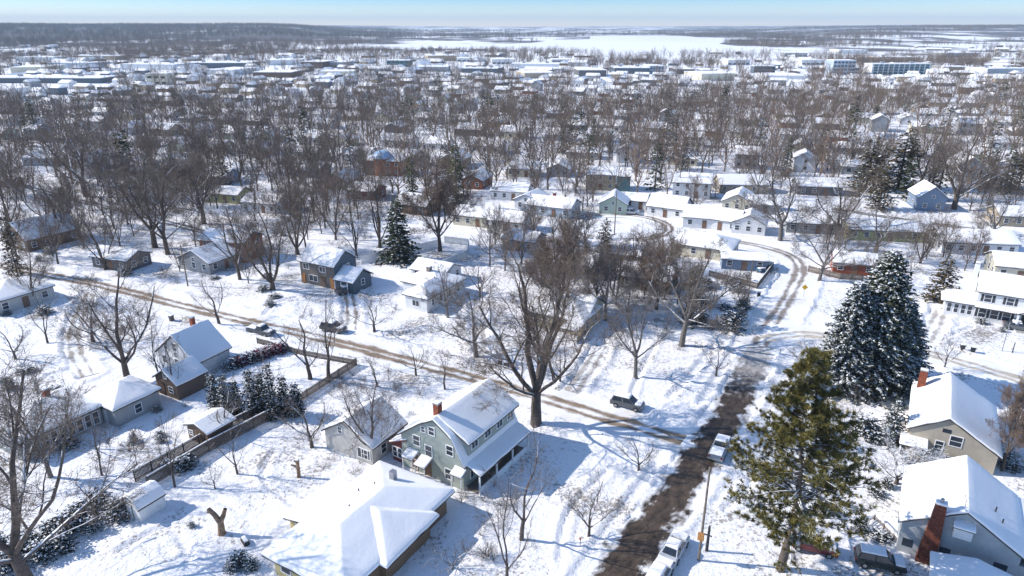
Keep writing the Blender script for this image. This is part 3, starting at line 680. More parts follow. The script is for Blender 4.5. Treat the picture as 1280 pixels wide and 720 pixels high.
def house(label, c, rot, L, W, ze, zr, wall='white', kind='gable', prof=None, name='house', cat='house', group='snow covered houses', oh=.4, t=.22, bevel=.09, endoh=.3, wallname='wall', roofm=None):
    o = empty(name, label, cat, (c[0], c[1], 0), R(rot), group)
    if prof is None: prof = [(-W / 2, ze), (0, zr), (W / 2, ze)]
    y0, y1 = prof[0][0] + oh, prof[-1][0] - oh
    def zat(y):
        for a, b in zip(prof[:-1], prof[1:]):
            if a[0] <= y <= b[0] and b[0] > a[0]: return a[1] + (b[1] - a[1]) * (y - a[0]) / (b[0] - a[0])
        return prof[-1][1]
    wl = L - 2 * endoh
    h = dict(o=o, L=L, W=W, wl=wl, ww=y1 - y0, y0=y0, y1=y1, yc=0.0, ze=ze, zr=zr, zat=zat, kind=kind)
    wm = wallmat(wall)
    if kind == 'hip':
        b = MB().box(-wl / 2, wl / 2, y0, y1, 0, ze - .02); link(wallname, b.mesh('wall', wm), o)
        roof_on(o, hip_polys(L, W, ze, zr), t=t, bevel=bevel, roofm=roofm)
    else:
        pr = [(y0, 0)] + [(y0, zat(y0) - .19)] + [(a, b_ - .19) for a, b_ in prof[1:-1]] + [(y1, zat(y1) - .19), (y1, 0)]
        link(wallname, MB().prism(pr, -wl / 2, wl / 2).mesh('wall', wm), o)
        roof_on(o, gable_polys(L, prof), t=t, bevel=bevel, roofm=roofm)
    HOUSES.append((c[0], c[1], o, zr, max(L, W))); return h
def chimney(h, x, y, w=.7, d=.7, z0=None, z1=None, m=None, name='chimney'):
    z0 = h['zr'] - 1.8 if z0 is None else z0; z1 = h['zr'] + .9 if z1 is None else z1
    c = link(name, MB().box(x - w / 2, x + w / 2, y - d / 2, y + d / 2, z0, z1).box(x - w / 2 - .05, x + w / 2 + .05, y - d / 2 - .05, y + d / 2 + .05, z1, z1 + .1, 1).mesh(name, [m or M_BRICK, M_METAL]), h['o'])
    link('snow_cover', MB().box(x - w / 2, x + w / 2, y - d / 2, y + d / 2, z1 + .1, z1 + .2).mesh('snow', M_ROOFSNOW, bevel=.04), c); return c
def auto_windows(h, sides='ABRL', style='sash', gap=2.7, two=None):
    two = h['ze'] > 4.6 if two is None else two
    for s in sides:
        ln = h['ww'] if s in 'AB' else h['wl']; n = max(1, int(ln / gap))
        for i in range(n):
            u = (i + .5 - n / 2) * ln / n
            if s == 'R' and i == n // 2: door(h, s, u)
            else: window(h, s, u, 1.65, 1.0, 1.2, style)
            if two: window(h, s, u, 4.25, .9, 1.15, style)
        if s in 'AB' and h['kind'] == 'gable' and h['zr'] - h['ze'] > 1.8: window(h, s, 0, h['ze'] + .35, .7, .8, style)
def local(h, x, y, z=0): return Matrix.LocRotScale(h['o'].location, h['o'].rotation_euler, None) @ Vector((x, y, z))
def posts(h, pts, z1, r=.08, z0=0.0, m=None):
    for x, y in pts: link('post', MB().box(x - r, x + r, y - r, y + r, z0, z1).mesh('post', m or M_WHITE), h['o'])
def vent(h, x, y, z, hh=.5): link('vent_pipe', MB().tube((x, y, z - .4), (x, y, z + hh), .07, n=8).mesh('vent', M_DARK), h['o'])

# --- the green-grey house in the middle, gambrel roof with a long dormer
P1 = [(-4.3, 3.5), (-2.6, 6.75), (0, 8.35), (2.2, 7.1), (5.6, 4.5)]
h = house('pale green-grey house with big snowy roof and brick chimney, beside the crossing', (-5.9, 71.5), 57, 11.4, 9.9, 3.5, 8.35, 'greengrey', prof=P1, oh=.35)
h['yc'] = 0.0
h1 = h; h['y1'] = 4.3
link('dormer', MB().box(-4.5, 5.2, -4.0, -1.0, 3.6, 6.25).mesh('dormer', wallmat('greengrey')), h['o'])
roof_on(h['o'], [[(-4.9, -4.45, 6.2), (5.6, -4.45, 6.2), (5.6, 0, 8.42), (-4.9, 0, 8.42)]], 'dormer_roof', slab=.18, t=.24)
sf = h['y0']; h['y0'] = -4.0
for u in (-3.2, -.6, 1.9, 4.2): window(h, 'R', u, 5.35, 1.15, 1.0, 'wide')
h['y0'] = sf
roof_on(h['o'], [[(-5.2, -6.2, 2.85), (5.6, -6.2, 2.85), (5.6, -3.8, 3.75), (-5.2, -3.8, 3.75)]], 'porch_roof', t=.22)
posts(h, [(-5, -5.95), (-1.6, -5.95), (1.8, -5.95), (5.3, -5.95)], 2.7)
link('porch_wall', MB().box(-5.0, 5.4, -5.9, -5.8, .1, .95).mesh('porch_wall', M_WHITE), h['o'])
link('porch_floor', MB().box(-5.0, 5.4, -5.75, -3.9, .0, .35).mesh('porch_floor', M_WOOD), h['o'])
for p in ((539.4, 538.9, .8, 1.0), (529, 536.5, .55, .7), (520.8, 550.5, .95, 1.3), (536, 563.7, .95, 1.4), (562.2, 563.4, .9, 1.2), (518, 579, .9, 1.2), (561, 592.6, .95, 1.3)): win_px(h, 'A', *p)
for u in (-3.5, 0, 3.5): window(h, 'R', u, 1.7, 1.1, 1.3, 'wide')
for u in (-3.5, 0, 3.5): window(h, 'L', u, 1.8)
window(h, 'B', -1.6, 4.5); window(h, 'B', 1.6, 4.5); window(h, 'B', 0, 1.8, 1.6, 1.3, 'wide')
chimney(h, -4.3, .35, .75, .75, 6.6, 9.75)
# enclosed maroon side porch and little door hoods on the gable wall
link('side_porch', MB().prism([(4.3, 0), (4.3, 3.7), (7.0, 2.6), (7.0, 0)], -5.2, .8).mesh('side_porch', wallmat('maroon')), h['o'])
roof_on(h['o'], [[(-5.5, 4.35, 4.0), (1.1, 4.35, 4.0), (1.1, 7.3, 2.75), (-5.5, 7.3, 2.75)]], 'side_porch_roof', t=.16, roofm=wallmat('maroon'))
for q in (4.9, 5.8, 6.6): o = link('window', window_meshes(.62, 1.3, 'sash')[0], h['o']); o.matrix_local = Matrix.Translation((-5.2, q, 1.5)) @ Matrix.Rotation(-math.pi / 2, 4, 'Z'); link('pane', window_meshes(.62, 1.3, 'sash')[1], o)
for y, z, dd in ((3.4, 2.5, 1.3), (1.35, 2.25, 1.5), (-3.6, 2.6, 1.0)):
    roof_on(h['o'], [[(-5.4 - dd, y - .8, z), (-5.4, y - .8, z + .45), (-5.4, y + .8, z + .45), (-5.4 - dd, y + .8, z)][::-1]], 'door_hood', slab=.1, t=.22, bevel=.07)
    posts(h, [(-5.3 - dd, y - .7), (-5.3 - dd, y + .7)], z - .1, .05)
door(h, 'A', -3.4); door(h, 'A', -1.35)

# --- big ranch in front with hipped snow roof and yellow walls
c2 = Vector((-15.1, 56.6, 0)); h = h2 = house('sprawling yellow ranch house under thick hipped snow roof at the bottom edge', c2, 60, 17.2, 10.6, 2.75, 4.55, 'yellow', 'hip', oh=.75, endoh=.75, t=.36, bevel=.16)
roof_on(h['o'], [[(4.5, -6.2, 2.7), (4.5, 0, 2.7), (.3, -1.9, 4.36)], [(-3.9, 0, 2.7), (-3.9, -6.2, 2.7), (.3, -1.9, 4.36)], [(-3.9, -6.2, 2.7), (4.5, -6.2, 2.7), (.3, -1.9, 4.36)],
               [(4.5, 0, 2.7), (-3.9, 0, 2.7), (.3, .9, 4.36)], [(4.5, 0, 2.7), (.3, .9, 4.36), (.3, -1.9, 4.36)], [(-3.9, 0, 2.7), (.3, -1.9, 4.36), (.3, .9, 4.36)]], 'wing_roof', t=.34, bevel=.14)
link('wing_wall', MB().box(-3.2, 3.8, -5.4, -4, 0, 2.6).mesh('wing_wall', wallmat('wood')), h['o']); link('side_shade_sheet', MB().box(-7.8, 7.8, -4.68, -4.5, 0, 2.6).mesh('side_shade_sheet', wallmat('wood')), h['o'])  # dark brown on wing and right side stands in for shade under the eaves
link('left_wing_wall', MB().prism([(4.2, 0), (4.2, 2.8), (7.5, 2.2), (7.5, 0)], -3.1, 3.4).mesh('left_wing_wall', wallmat('yellow')), h['o'])
roof_on(h['o'], [[(-3.5, 4.7, 2.95), (3.9, 4.7, 2.95), (3.9, 8.0, 2.35), (-3.5, 8.0, 2.35)]], 'left_wing_roof', t=.34, bevel=.16)
o = link('window', window_meshes(.8, 1.1, 'sash')[0], h['o']); o.matrix_local = Matrix.Translation((-3.1, 6.2, 1.4)) @ Matrix.Rotation(-math.pi / 2, 4, 'Z'); link('pane', window_meshes(.8, 1.1, 'sash')[1], o)
for u in (-3, 0, 3): window(h, 'A', u, 1.6, 1.2, 1.2)
for u in (-6, 5.8): window(h, 'R', u, 1.6, 1.4, 1.2, 'wide')
for u in (-6.5, 6): window(h, 'L', u, 1.6)
vent(h, 3.6, 1.6, 4.1); vent(h, -.6, 1.3, 4.2); vent(h, 2.2, 2.6, 3.9, .4)
link('chimney', MB().box(5.2, 5.8, .3, .9, 3.6, 5.2).mesh('chimney', M_METAL), h['o'])

h = house('small pale stucco garage house with grey right roof slope, left of the green-grey house', (-18.6, 74.2), 60, 6.8, 8.4, 2.75, 5.4, 'stucco', t=.2)
win_px(h, 'A', 425, 537.5, .6, .8); win_px(h, 'A', 455, 567, 1.9, 1.3, style='wide'); window(h, 'A', 2.6, 1.4); window(h, 'R', -1, 1.5); window(h, 'R', 1.6, 1.5); window(h, 'L', 0, 1.5); garage_door(h, 'B', 0)

h = house('little white barn-roofed garden shed beside the long fence', (-40.3, 61.4), 60, 3.3, 3.0, 2.0, 3.0, 'white', prof=[(-1.55, 1.9), (-1.0, 2.65), (0, 3.0), (1.0, 2.65), (1.55, 1.9)], name='garden_shed', cat='shed', group='garden sheds', oh=.12, endoh=.15, t=.14, bevel=.06)
door(h, 'A', -.2, .7, 1.7, (.06, .05, .05)); link('sliding_panel', MB().box(-1.62, -1.56, -.2, .9, .15, 1.9).mesh('panel', M_WHITE), h['o'])
h = house('brown wooden shed with slanting snow roof behind the long fence', (-39.0, 76.0), 60, 4.4, 4.8, 2.35, 3.2, 'brown', name='garden_shed', cat='shed', group='garden sheds', t=.2)
door(h, 'A', .6, 1.2, 1.8, (.10, .07, .05)); window(h, 'A', -1.3, 1.4, .6, .6)
h = house('hip-roofed grey garage with rounded snow roof, between the sunroom house and the brown barn', (-53.6, 82.4), 60, 7.0, 7.2, 2.9, 4.5, 'grey', 'hip', name='garage', cat='garage', group='garages', t=.26)
garage_door(h, 'A', 0); window(h, 'R', 0, 1.5)
h = house('low grey house with a row of tall sunroom windows at the left edge', (-61.0, 76.8), 60, 10.5, 9.5, 2.95, 4.8, 'grey', 'hip', t=.25)
for u in np.linspace(-4.2, 4.2, 9): window(h, 'R', u, 1.55, .68, 1.7)
for u in (-3, 0, 3): window(h, 'A', u, 1.6)
chimney(h, 1.5, 1, z0=3.8, z1=5.6)
h = house('tall white house whose steep right roof slope is grey in shade, beside the burgundy hedge', (-50.0, 96.6), 62, 6.8, 9.4, 2.6, 6.3, 'white', t=.2)
auto_windows(h, 'AB', two=False); window(h, 'A', 0, 4.3); window(h, 'A', -2, 4.2); chimney(h, 1.5, 1.2, .6, .6)
h = house('dark brown wooden barn garage behind the slender twin trees', (-48.3, 88.2), 60, 5.2, 5.6, 2.7, 4.5, 'brown', name='garage', cat='garage', group='garages')
door(h, 'A', -1.2, 1.2, 2.0, (.08, .05, .04)); window(h, 'A', .9, 1.5, .9, .9); window(h, 'A', 0, 3.4, .6, .6)

h = house('dark slate two-storey house with orange boards on its front, across the tracked street', (-38.1, 133.9), -28, 9.8, 7.4, 5.0, 7.6, 'slate', t=.18, bevel=.08)
link('front_cladding', MB().box(-4.6, 4.6, -3.36, -3.31, 0, 5.0).mesh('front_cladding', mat('front_siding', (.175, .155, .14), siding=.2)), h['o'])
h['y0'] = -3.37
for u in (-2.9, 1.5): window(h, 'R', u, 4.0, 1.5, 1.1, 'wide')
orange = mat('orange_boards', (.42, .19, .07), var=.35, scale=3)
link('orange_panel', MB().box(-4.3, -3.4, -3.45, -3.37, .4, 2.3).mesh('orange_panel', orange), h['o']); link('orange_panel', MB().box(3.4, 4.5, -3.45, -3.37, .2, 2.5).mesh('orange_panel', orange), h['o'])
window(h, 'R', -1.2, 1.7, 2.2, 1.2, 'wide'); door(h, 'R', 1.4, 1.1, 2.2); window(h, 'B', .6, 4.0, 1.0, 1.2); window(h, 'B', -1.6, 1.7, 1.0, 1.2); window(h, 'L', -2, 4); window(h, 'L', 2, 4)
link('wing_wall', MB().prism([(-3.4, 0), (-3.4, 2.7), (-.6, 4.4), (2.0, 2.7), (2.0, 0)], 4.62, 9.4).mesh('wing_wall', wallmat('slate')), h['o'])
roof_on(h['o'], [[(4.64, -4.0, 2.6), (9.8, -4.0, 2.6), (9.8, -.6, 4.65), (4.64, -.6, 4.65)], [(4.64, -.6, 4.65), (9.8, -.6, 4.65), (9.8, 2.4, 2.75), (4.64, 2.4, 2.75)]], 'wing_roof', t=.18)
o = link('window', window_meshes(.9, 1.2, 'sash')[0], h['o']); o.matrix_local = Matrix.Translation((9.4, -.6, 1.9)) @ Matrix.Rotation(math.pi / 2, 4, 'Z'); link('pane', window_meshes(.9, 1.2, 'sash')[1], o)
posts(h, [(4.9, -3.8), (6.5, -3.8), (8.1, -3.8)], 2.5)

h = house('white ranch house with hipped snow roof and a small dark chimney, across the tracked street', (-15.5, 126.8), 60, 8.0, 10.5, 3.1, 4.9, 'white', 'hip', t=.22)
roof_on(h['o'], hip_polys(9.4, 5.9, 3.08, 4.75, cx=-4.6, cy=-2.3), 'wing_roof', t=.22)
link('wing_wall', MB().box(-8.9, -3.5, -4.85, .2, 0, 3.0).mesh('wing_wall', wallmat('white')), h['o'])
h['wl'] = 17.8
o = window(h, 'A', 2.3, 1.7, 1.5, 1.1, 'wide'); h['wl'] = 7.4
for u in (-7.0, -4.4, -1.5, 1.4): window(h, 'R', u, 1.8, .6, 1.2, 'dark' if u > -5 else 'sash')
chimney(h, -.3, .8, .8, .8, 4.0, 5.7, mat('grey_brick', (.2, .17, .16), var=.3)); vent(h, -3, -2.4, 4.7); vent(h, 1.5, -1.8, 4.4)

h = h12 = house('large white two-storey house with dark shutters and front portico at the right edge', (92.0, 113.4), -30, 15.5, 8.4, 5.7, 8.3, 'white', t=.26)
for u in (-5.9, -2.6, .6, 3.6, 6.2): window(h, 'R', u, 4.6, 1.05, 1.3, shutter=True)
for u in (-6.2, -4.4, -2.6, 3.4, 5.6): window(h, 'R', u, 1.75, 1.1, 1.6, shutter=(u in (-6.2, -2.6, 3.4)))
door(h, 'R', .4, 1.5, 2.3, (.05, .05, .06))
roof_on(h['o'], [[(-7.6, -4.9, 3.0), (7.7, -4.9, 3.0), (7.7, -3.8, 3.45), (-7.6, -3.8, 3.45)]], 'pent_roof', slab=.2, t=.2)
roof_on(h['o'], [[(-1.5, -5.9, 3.3), (.4, -5.9, 4.1), (.4, -3.82, 4.1), (-1.5, -3.82, 3.3)][::-1], [(.4, -5.9, 4.1), (2.3, -5.9, 3.3), (2.3, -3.82, 3.3), (.4, -3.82, 4.1)][::-1]], 'portico_roof', t=.2)
posts(h, [(-1.2, -5.6), (2.0, -5.6)], 3.15, .14); window(h, 'A', 1.5, 1.8, 1.1, 1.5); window(h, 'A', 1.2, 4.6)
link('steps', MB().box(-1, 1.8, -6.6, -5.9, 0, .18).box(-1, 1.8, -6.25, -5.9, .18, .36).mesh('steps', mat('concrete', (.4, .39, .37))), h['o'])
link('side_room', MB().box(-12.0, -7.46, -3.4, 2.5, 0, 2.95).mesh('side_room', wallmat('white')), h['o'])
roof_on(h['o'], hip_polys(5.6, 7.2, 2.98, 4.1, cx=-10.0, cy=-.4, ends=(1, 0)), 'side_room_roof', t=.22)
for q in (-11.3, -10.2, -9.1, -8.1): o = link('window', window_meshes(.62, 1.6)[0], h['o']); o.matrix_local = Matrix.Translation((q, -3.4, 1.7)); link('pane', window_meshes(.62, 1.6)[1], o)
chimney(h, -8.2, .5, .7, 1.1, 2.0, 9.6, M_WHITE)

h = h13 = house('grey-brown house with smooth snow gable roof and slim brick chimney, right of the snow-laden spruces', (55.6, 75.9), 59, 13.2, 10.2, 3.0, 6.3, 'beige', prof=[(-5.9, 2.8), (0, 6.3), (4.1, 3.7)], t=.24, bevel=.12)
chimney(h, 4.6, 3.1, .7, .9, 3.5, 6.9)
window(h, 'A', 0, 4.5, .9, .5, 'dark'); win_px(h, 'A', 1195, 552, 1.2, 1.3); win_px(h, 'A', 1174, 556, .8, 1.0); window(h, 'R', -3, 1.7); window(h, 'R', 2, 1.7); window(h, 'L', 0, 1.7); door(h, 'L', -3)
roof_on(h['o'], [[(-8.6, 1.6, 2.45), (-5.9, 1.6, 2.6), (-5.9, 4.6, 2.6), (-8.6, 4.6, 2.45)][::-1]], 'porch_roof', t=.2); posts(h, [(-8.4, 1.8), (-8.4, 4.4)], 2.3)

h = h14 = house('grey shingled house with huge tapering red brick chimney in the lower right corner', (45.9, 57.2), 59, 10.6, 10.6, 3.7, 7.0, 'shingle', t=.26, bevel=.12)
ck = link('chimney', MB().poly([(-5.75, 1.5, 0), (-5.0, 1.5, 0), (-5.0, 3.15, 0), (-5.75, 3.15, 0), (-5.75, 1.55, 3.2), (-5.0, 1.55, 3.2), (-5.0, 2.9, 3.2), (-5.75, 2.9, 3.2), (-5.75, 1.75, 7.2), (-5.0, 1.75, 7.2), (-5.0, 2.65, 7.2), (-5.75, 2.65, 7.2)],
     [(3, 2, 1, 0), (0, 1, 5, 4), (1, 2, 6, 5), (2, 3, 7, 6), (3, 0, 4, 7), (4, 5, 9, 8), (5, 6, 10, 9), (6, 7, 11, 10), (7, 4, 8, 11), (8, 9, 10, 11)]).mesh('chimney', mat('dark_brick', (.15, .048, .03), rough=.9, var=.5, scale=6, bump=.5)), h['o'])
link('snow_cover', MB().box(-5.8, -4.95, 1.7, 2.7, 7.21, 7.42).mesh('snow', M_ROOFSNOW, bevel=.06), ck); link('chimney_pot', MB().tube((-5.4, 2.2, 7.3), (-5.4, 2.2, 7.8), .16, n=10).mesh('pot', M_METAL), ck)
for p in ((1134, 678, .9, .9), (1181, 688, .9, .6), (1250, 709, 1.1, .8)): win_px(h, 'A', *p, style='dark')
link('attic_dormer', MB().box(-5.9, -5.0, -.75, .75, 4.3, 5.5).mesh('attic_dormer', wallmat('white')), h['o'])
roof_on(h['o'], [[(-6.1, -.9, 5.5), (-4.9, -.9, 5.7), (-4.9, .9, 5.7), (-6.1, .9, 5.5)]], 'attic_dormer_roof', slab=.08, t=.2)
roof_on(h['o'], [[(-5.0, -8.6, 2.7), (5.3, -8.6, 2.7), (5.3, -4.9, 3.75), (-5.0, -4.9, 3.75)]], 'lean_to_roof', t=.22); link('lean_to_wall', MB().box(-4.8, 5.0, -8.2, -4.9, 0, 2.62).mesh('lean_to_wall', wallmat('shingle')), h['o'])
vent(h, -1.6, -2.6, 5.6, .6); vent(h, -2.6, -3.2, 5.2, .5)
for x in (-4.6, -3.2): link('antenna_mast', MB().tube((x, .28, 6.6), (x, .28, 8.0 if x < -4 else 7.6), .03, n=6).mesh('mast', M_DARK), h['o'])
for u in (-3, 1.5): window(h, 'L', u, 1.8); window(h, 'R', u, 1.8)
h = house('flat snow-topped garage in front of the brick chimney, at the bottom right', (41.2, 46.6), 59, 8.5, 7.4, 2.7, 3.5, 'white', name='garage', cat='garage', group='garages', t=.28, bevel=.12)
garage_door(h, 'A', 0); window(h, 'L', 1, 1.5); vent(h, 1.2, .9, 3.2, .4)
h = house('low house with orange front wall at the left edge, below the tracked street', (-96.0, 122.0), 60, 11, 10, 2.9, 4.7, 'stucco', 'hip'); link('orange_panel', MB().box(-5.3, -5.2, -4.5, 4.5, .1, 2.8).mesh('orange_panel', mat('orange_siding', (.45, .13, .06))), h['o']); auto_windows(h, 'RB')
h = house('tan house half hidden behind the great bare tree, small porch on its right', (9.0, 112.5), -30, 12, 8.4, 2.9, 4.9, 'tan', 'hip'); auto_windows(h, 'RAB')
roof_on(h['o'], [[(3.0, -7.0, 2.5), (6.2, -7.0, 2.5), (6.2, -4.0, 2.8), (3.0, -4.0, 2.8)]], 'porch_roof', t=.2); posts(h, [(3.2, -6.8), (6.0, -6.8)], 2.35)
link('porch_wall', MB().box(5.9, 6.0, -6.7, -4.1, 0, 1.1).mesh('porch_wall', wallmat('darkgrey')), h['o'])

# --- houses of the middle distance, each placed by the middle of its roof
def mh(px, py, L, W, ze, zr, rot, wall, label, kind='gable', two=None, ch=None, style='sash', wins='ABRL', **k):
    c = G(px, py, (ze + zr) / 2); h = house(label, c, rot, L, W, ze, zr, wall, kind, bevel=.10, **k); auto_windows(h, wins, style, two=two)
    if ch: chimney(h, ch[0], ch[1])
    return h
hb = mh(482, 194, 15, 11, 5.4, 7.6, -12, 'orangebrick', 'orange-red brick building with a pale blue dome roof in the middle distance', 'hip', t=.15)
dome = MB(); n = 14
for i in range(5):
    r0 = 3.6 * math.cos(i * math.pi / 10); r1 = 3.6 * math.cos((i + 1) * math.pi / 10) + .01; dome.tube((0, -3.0, 6.2 + 2.6 * math.sin(i * math.pi / 10)), (0, -3.0, 6.2 + 2.6 * math.sin((i + 1) * math.pi / 10)), r0, r1, n)
link('dome', dome.mesh('dome', mat('blue_dome', (.36, .50, .68), rough=.4, var=.06)), hb['o']); link('turret', MB().tube((0, -3, 0), (0, -3, 6.2), 3.3, n=14).mesh('turret', M_BRICKO), hb['o'])
mh(522, 247, 11, 9, 2.8, 5.2, -24, 'brown', 'brown gabled house with white snow roof just above the lone dark spruce')
h = mh(752, 212, 10, 8, 5.2, 7.2, -10, 'tan', 'two-storey tan house with dark teal side wing, beyond the cul-de-sac'); link('side_wing', MB().prism([(-4, 0), (-4, 5.0), (0, 6.8), (4, 5.0), (4, 0)], 5.0, 9.5).mesh('side_wing', wallmat('teal')), h['o'])
roof_on(h['o'], gable_polys(4.7, [(-4.3, 5.0), (0, 7.0), (4.3, 5.0)], 7.4), 'side_wing_roof', t=.2)
mh(768, 246, 9, 8.5, 2.9, 5.4, 78, 'palegreen', 'pale green house with its gable end facing the cul-de-sac'); mh(797, 245, 7, 6.5, 2.6, 4.2, -22, 'white', 'white flat-looking annexe on the right of the pale green gable house')
mh(692, 250, 14, 9, 2.9, 4.9, -25, 'paleblue', 'pale blue-grey ranch house with dark chimney, left of the cul-de-sac', ch=(0, .6)); mh(665, 243, 9, 8, 2.9, 4.9, 62, 'white', 'white gabled house touching the left end of the pale blue-grey ranch')
mh(838, 250, 11, 9, 2.9, 5.6, -30, 'white', 'white house with broad snow roof right behind the cul-de-sac'); mh(874, 262, 8, 9.5, 2.9, 5.2, -18, 'white', 'white house with twin dark gable windows right of the cul-de-sac')
mh(866, 221, 12, 8.5, 4.8, 7.2, -14, 'white', 'long white two-storey house beyond the cul-de-sac, below the tree belt'); mh(927, 223, 16, 9, 2.9, 5.4, -2, 'tan', 'long tan ranch with flat white roof, right of the long white two-storey house')
mh(925, 243, 11, 9, 2.8, 5.2, 66, 'cream', 'cream bungalow under smooth white roof behind the white gable pair'); mh(906, 266, 10, 8, 2.9, 5.2, -32, 'white', 'white bungalow left of the big tree at the bend of the snowy street')
mh(938, 270, 8, 9, 2.9, 5.2, 68, 'white', 'white house with camera-side gable next to the bend of the snowy street'); mh(955, 248, 9, 9, 2.8, 4.6, -12, 'grey', 'grey bungalow behind the white house at the street bend')
mh(883, 297, 14, 10, 2.8, 4.8, -28, 'cream', 'wide low cream house with drifted snow roof above the wooded corner', 'hip'); h = mh(930, 318, 10, 6, 2.6, 3.4, -12, 'blue', 'low blue-walled garage with flat snow roof inside the street bend', name='garage', cat='garage')
mh(1161, 236, 10, 8, 4.0, 7.2, 78, 'blue', 'bright blue gabled house with white window grid, right of the brown conifers'); mh(1108, 279, 20, 9, 2.8, 4.5, -9, 'olive', 'long yellow-green ranch house behind the V-shaped tree')
mh(1216, 292, 17, 10, 2.9, 4.9, -8, 'white', 'white ranch with broad snow roof near the right edge, above the white shuttered house'); mh(1012, 270, 13, 9, 2.8, 4.6, -10, 'grey', 'grey ranch right of the big tree at the snowy street bend')
mh(1022, 226, 14, 9, 2.9, 4.9, -8, 'darkgrey', 'dark grey bungalow in the gap left of the brown conifers'); mh(1272, 322, 10, 9, 3.0, 5.0, -20, 'cream', 'cream bungalow cut by the right edge above the shuttered house')
mh(1208, 200, 13, 10, 5.2, 9.0, 75, 'white', 'tall white snow-covered house with steep roof among trees at the right'); mh(1275, 262, 13, 9, 2.9, 4.8, -10, 'tan', 'tan house at the right edge beside the far street')
mh(288, 292, 12, 8, 4.8, 6.4, -14, 'rustred', 'rust-red wooden house behind the leaning trees left of centre'); mh(262, 312, 10, 10, 2.6, 5.0, 65, 'grey', 'grey bungalow left of the rust-red one'); mh(50, 280, 13, 11, 3.0, 6.6, 60, 'brown', 'brown house with big blue-shaded roof at the left, far side of the tracked street')
mh(150, 314, 11, 7, 2.8, 4.2, -20, 'darkgrey', 'dark low house with white garage door behind the large left-hand tree'); mh(62, 192, 17, 10, 2.9, 5.0, -5, 'grey', 'grey ranch house across the far left street'); mh(103, 200, 7, 8, 5.0, 7.0, 75, 'white', 'narrow tall white house right of the grey ranch at far left')
h = house('tiny maroon shed with snow cap beside the far left street', G(14, 226, 2), -15, 6, 5, 2.4, 3.6, 'maroon', name='garden_shed', cat='shed', group='garden sheds'); door(h, 'R', 0)
mh(275, 214, 10, 9, 2.9, 5.0, -12, 'blue', 'blue house among the dense trees left of centre'); mh(284, 236, 13, 8, 2.8, 4.4, -16, 'olive', 'olive-walled ranch house below the blue house left of centre')
mh(598, 262, 12, 9, 2.9, 4.7, -20, 'cream', 'cream bungalow right of the brown-crowned tree'); mh(638, 268, 10, 8, 2.9, 4.9, -22, 'white', 'white bungalow between the brown-crowned tree and the cul-de-sac'); mh(655, 292, 9, 7, 2.8, 4.4, -26, 'grey', 'grey bungalow hidden in branches left of the cul-de-sac')
mh(712, 372, 11, 8, 2.9, 5.0, -28, 'cream', 'cream house showing a white roof through the great bare tree'); mh(775, 305, 12, 9, 2.8, 4.8, -24, 'grey', 'grey house whose white roof lies just below the cul-de-sac'); mh(718, 318, 12, 8, 2.9, 4.9, -28, 'white', 'white house wrapped in branches below the cul-de-sac')
mh(812, 336, 11, 8, 2.8, 4.7, -26, 'tan', 'tan house under the dense bushy trees right of centre'); mh(545, 330, 9, 7, 2.6, 4.0, -28, 'white', 'white garage behind the white ranch house', name='garage', cat='garage')
mh(640, 232, 12, 9, 2.9, 4.8, -14, 'white', 'white bungalow beyond the crossing of lanes, just right of the dark spruce pair'); mh(596, 218, 11, 8, 2.9, 4.9, 74, 'orangebrick', 'small orange brick house right of the dark spruce pair')
mh(655, 205, 12, 9, 2.9, 5.0, -10, 'cream', 'cream bungalow in the open snowy patch above centre'); mh(700, 205, 10, 9, 2.9, 4.9, 78, 'grey', 'grey bungalow left of the two-storey tan house'); mh(458, 232, 10, 8, 2.8, 4.6, -20, 'maroon', 'maroon house among stems above the dark slate house')
mh(388, 206, 12, 9, 2.9, 4.9, -14, 'blue', 'blue-grey house in the shade left of the dome building'); mh(333, 246, 12, 9, 2.9, 4.8, -16, 'white', 'white bungalow behind the twin leaning trees'); mh(1068, 320, 9, 7, 2.6, 4.2, -18, 'rustred', 'little rust-red shed house behind the snow-laden spruces', name='shed', cat='shed', group='garden sheds')

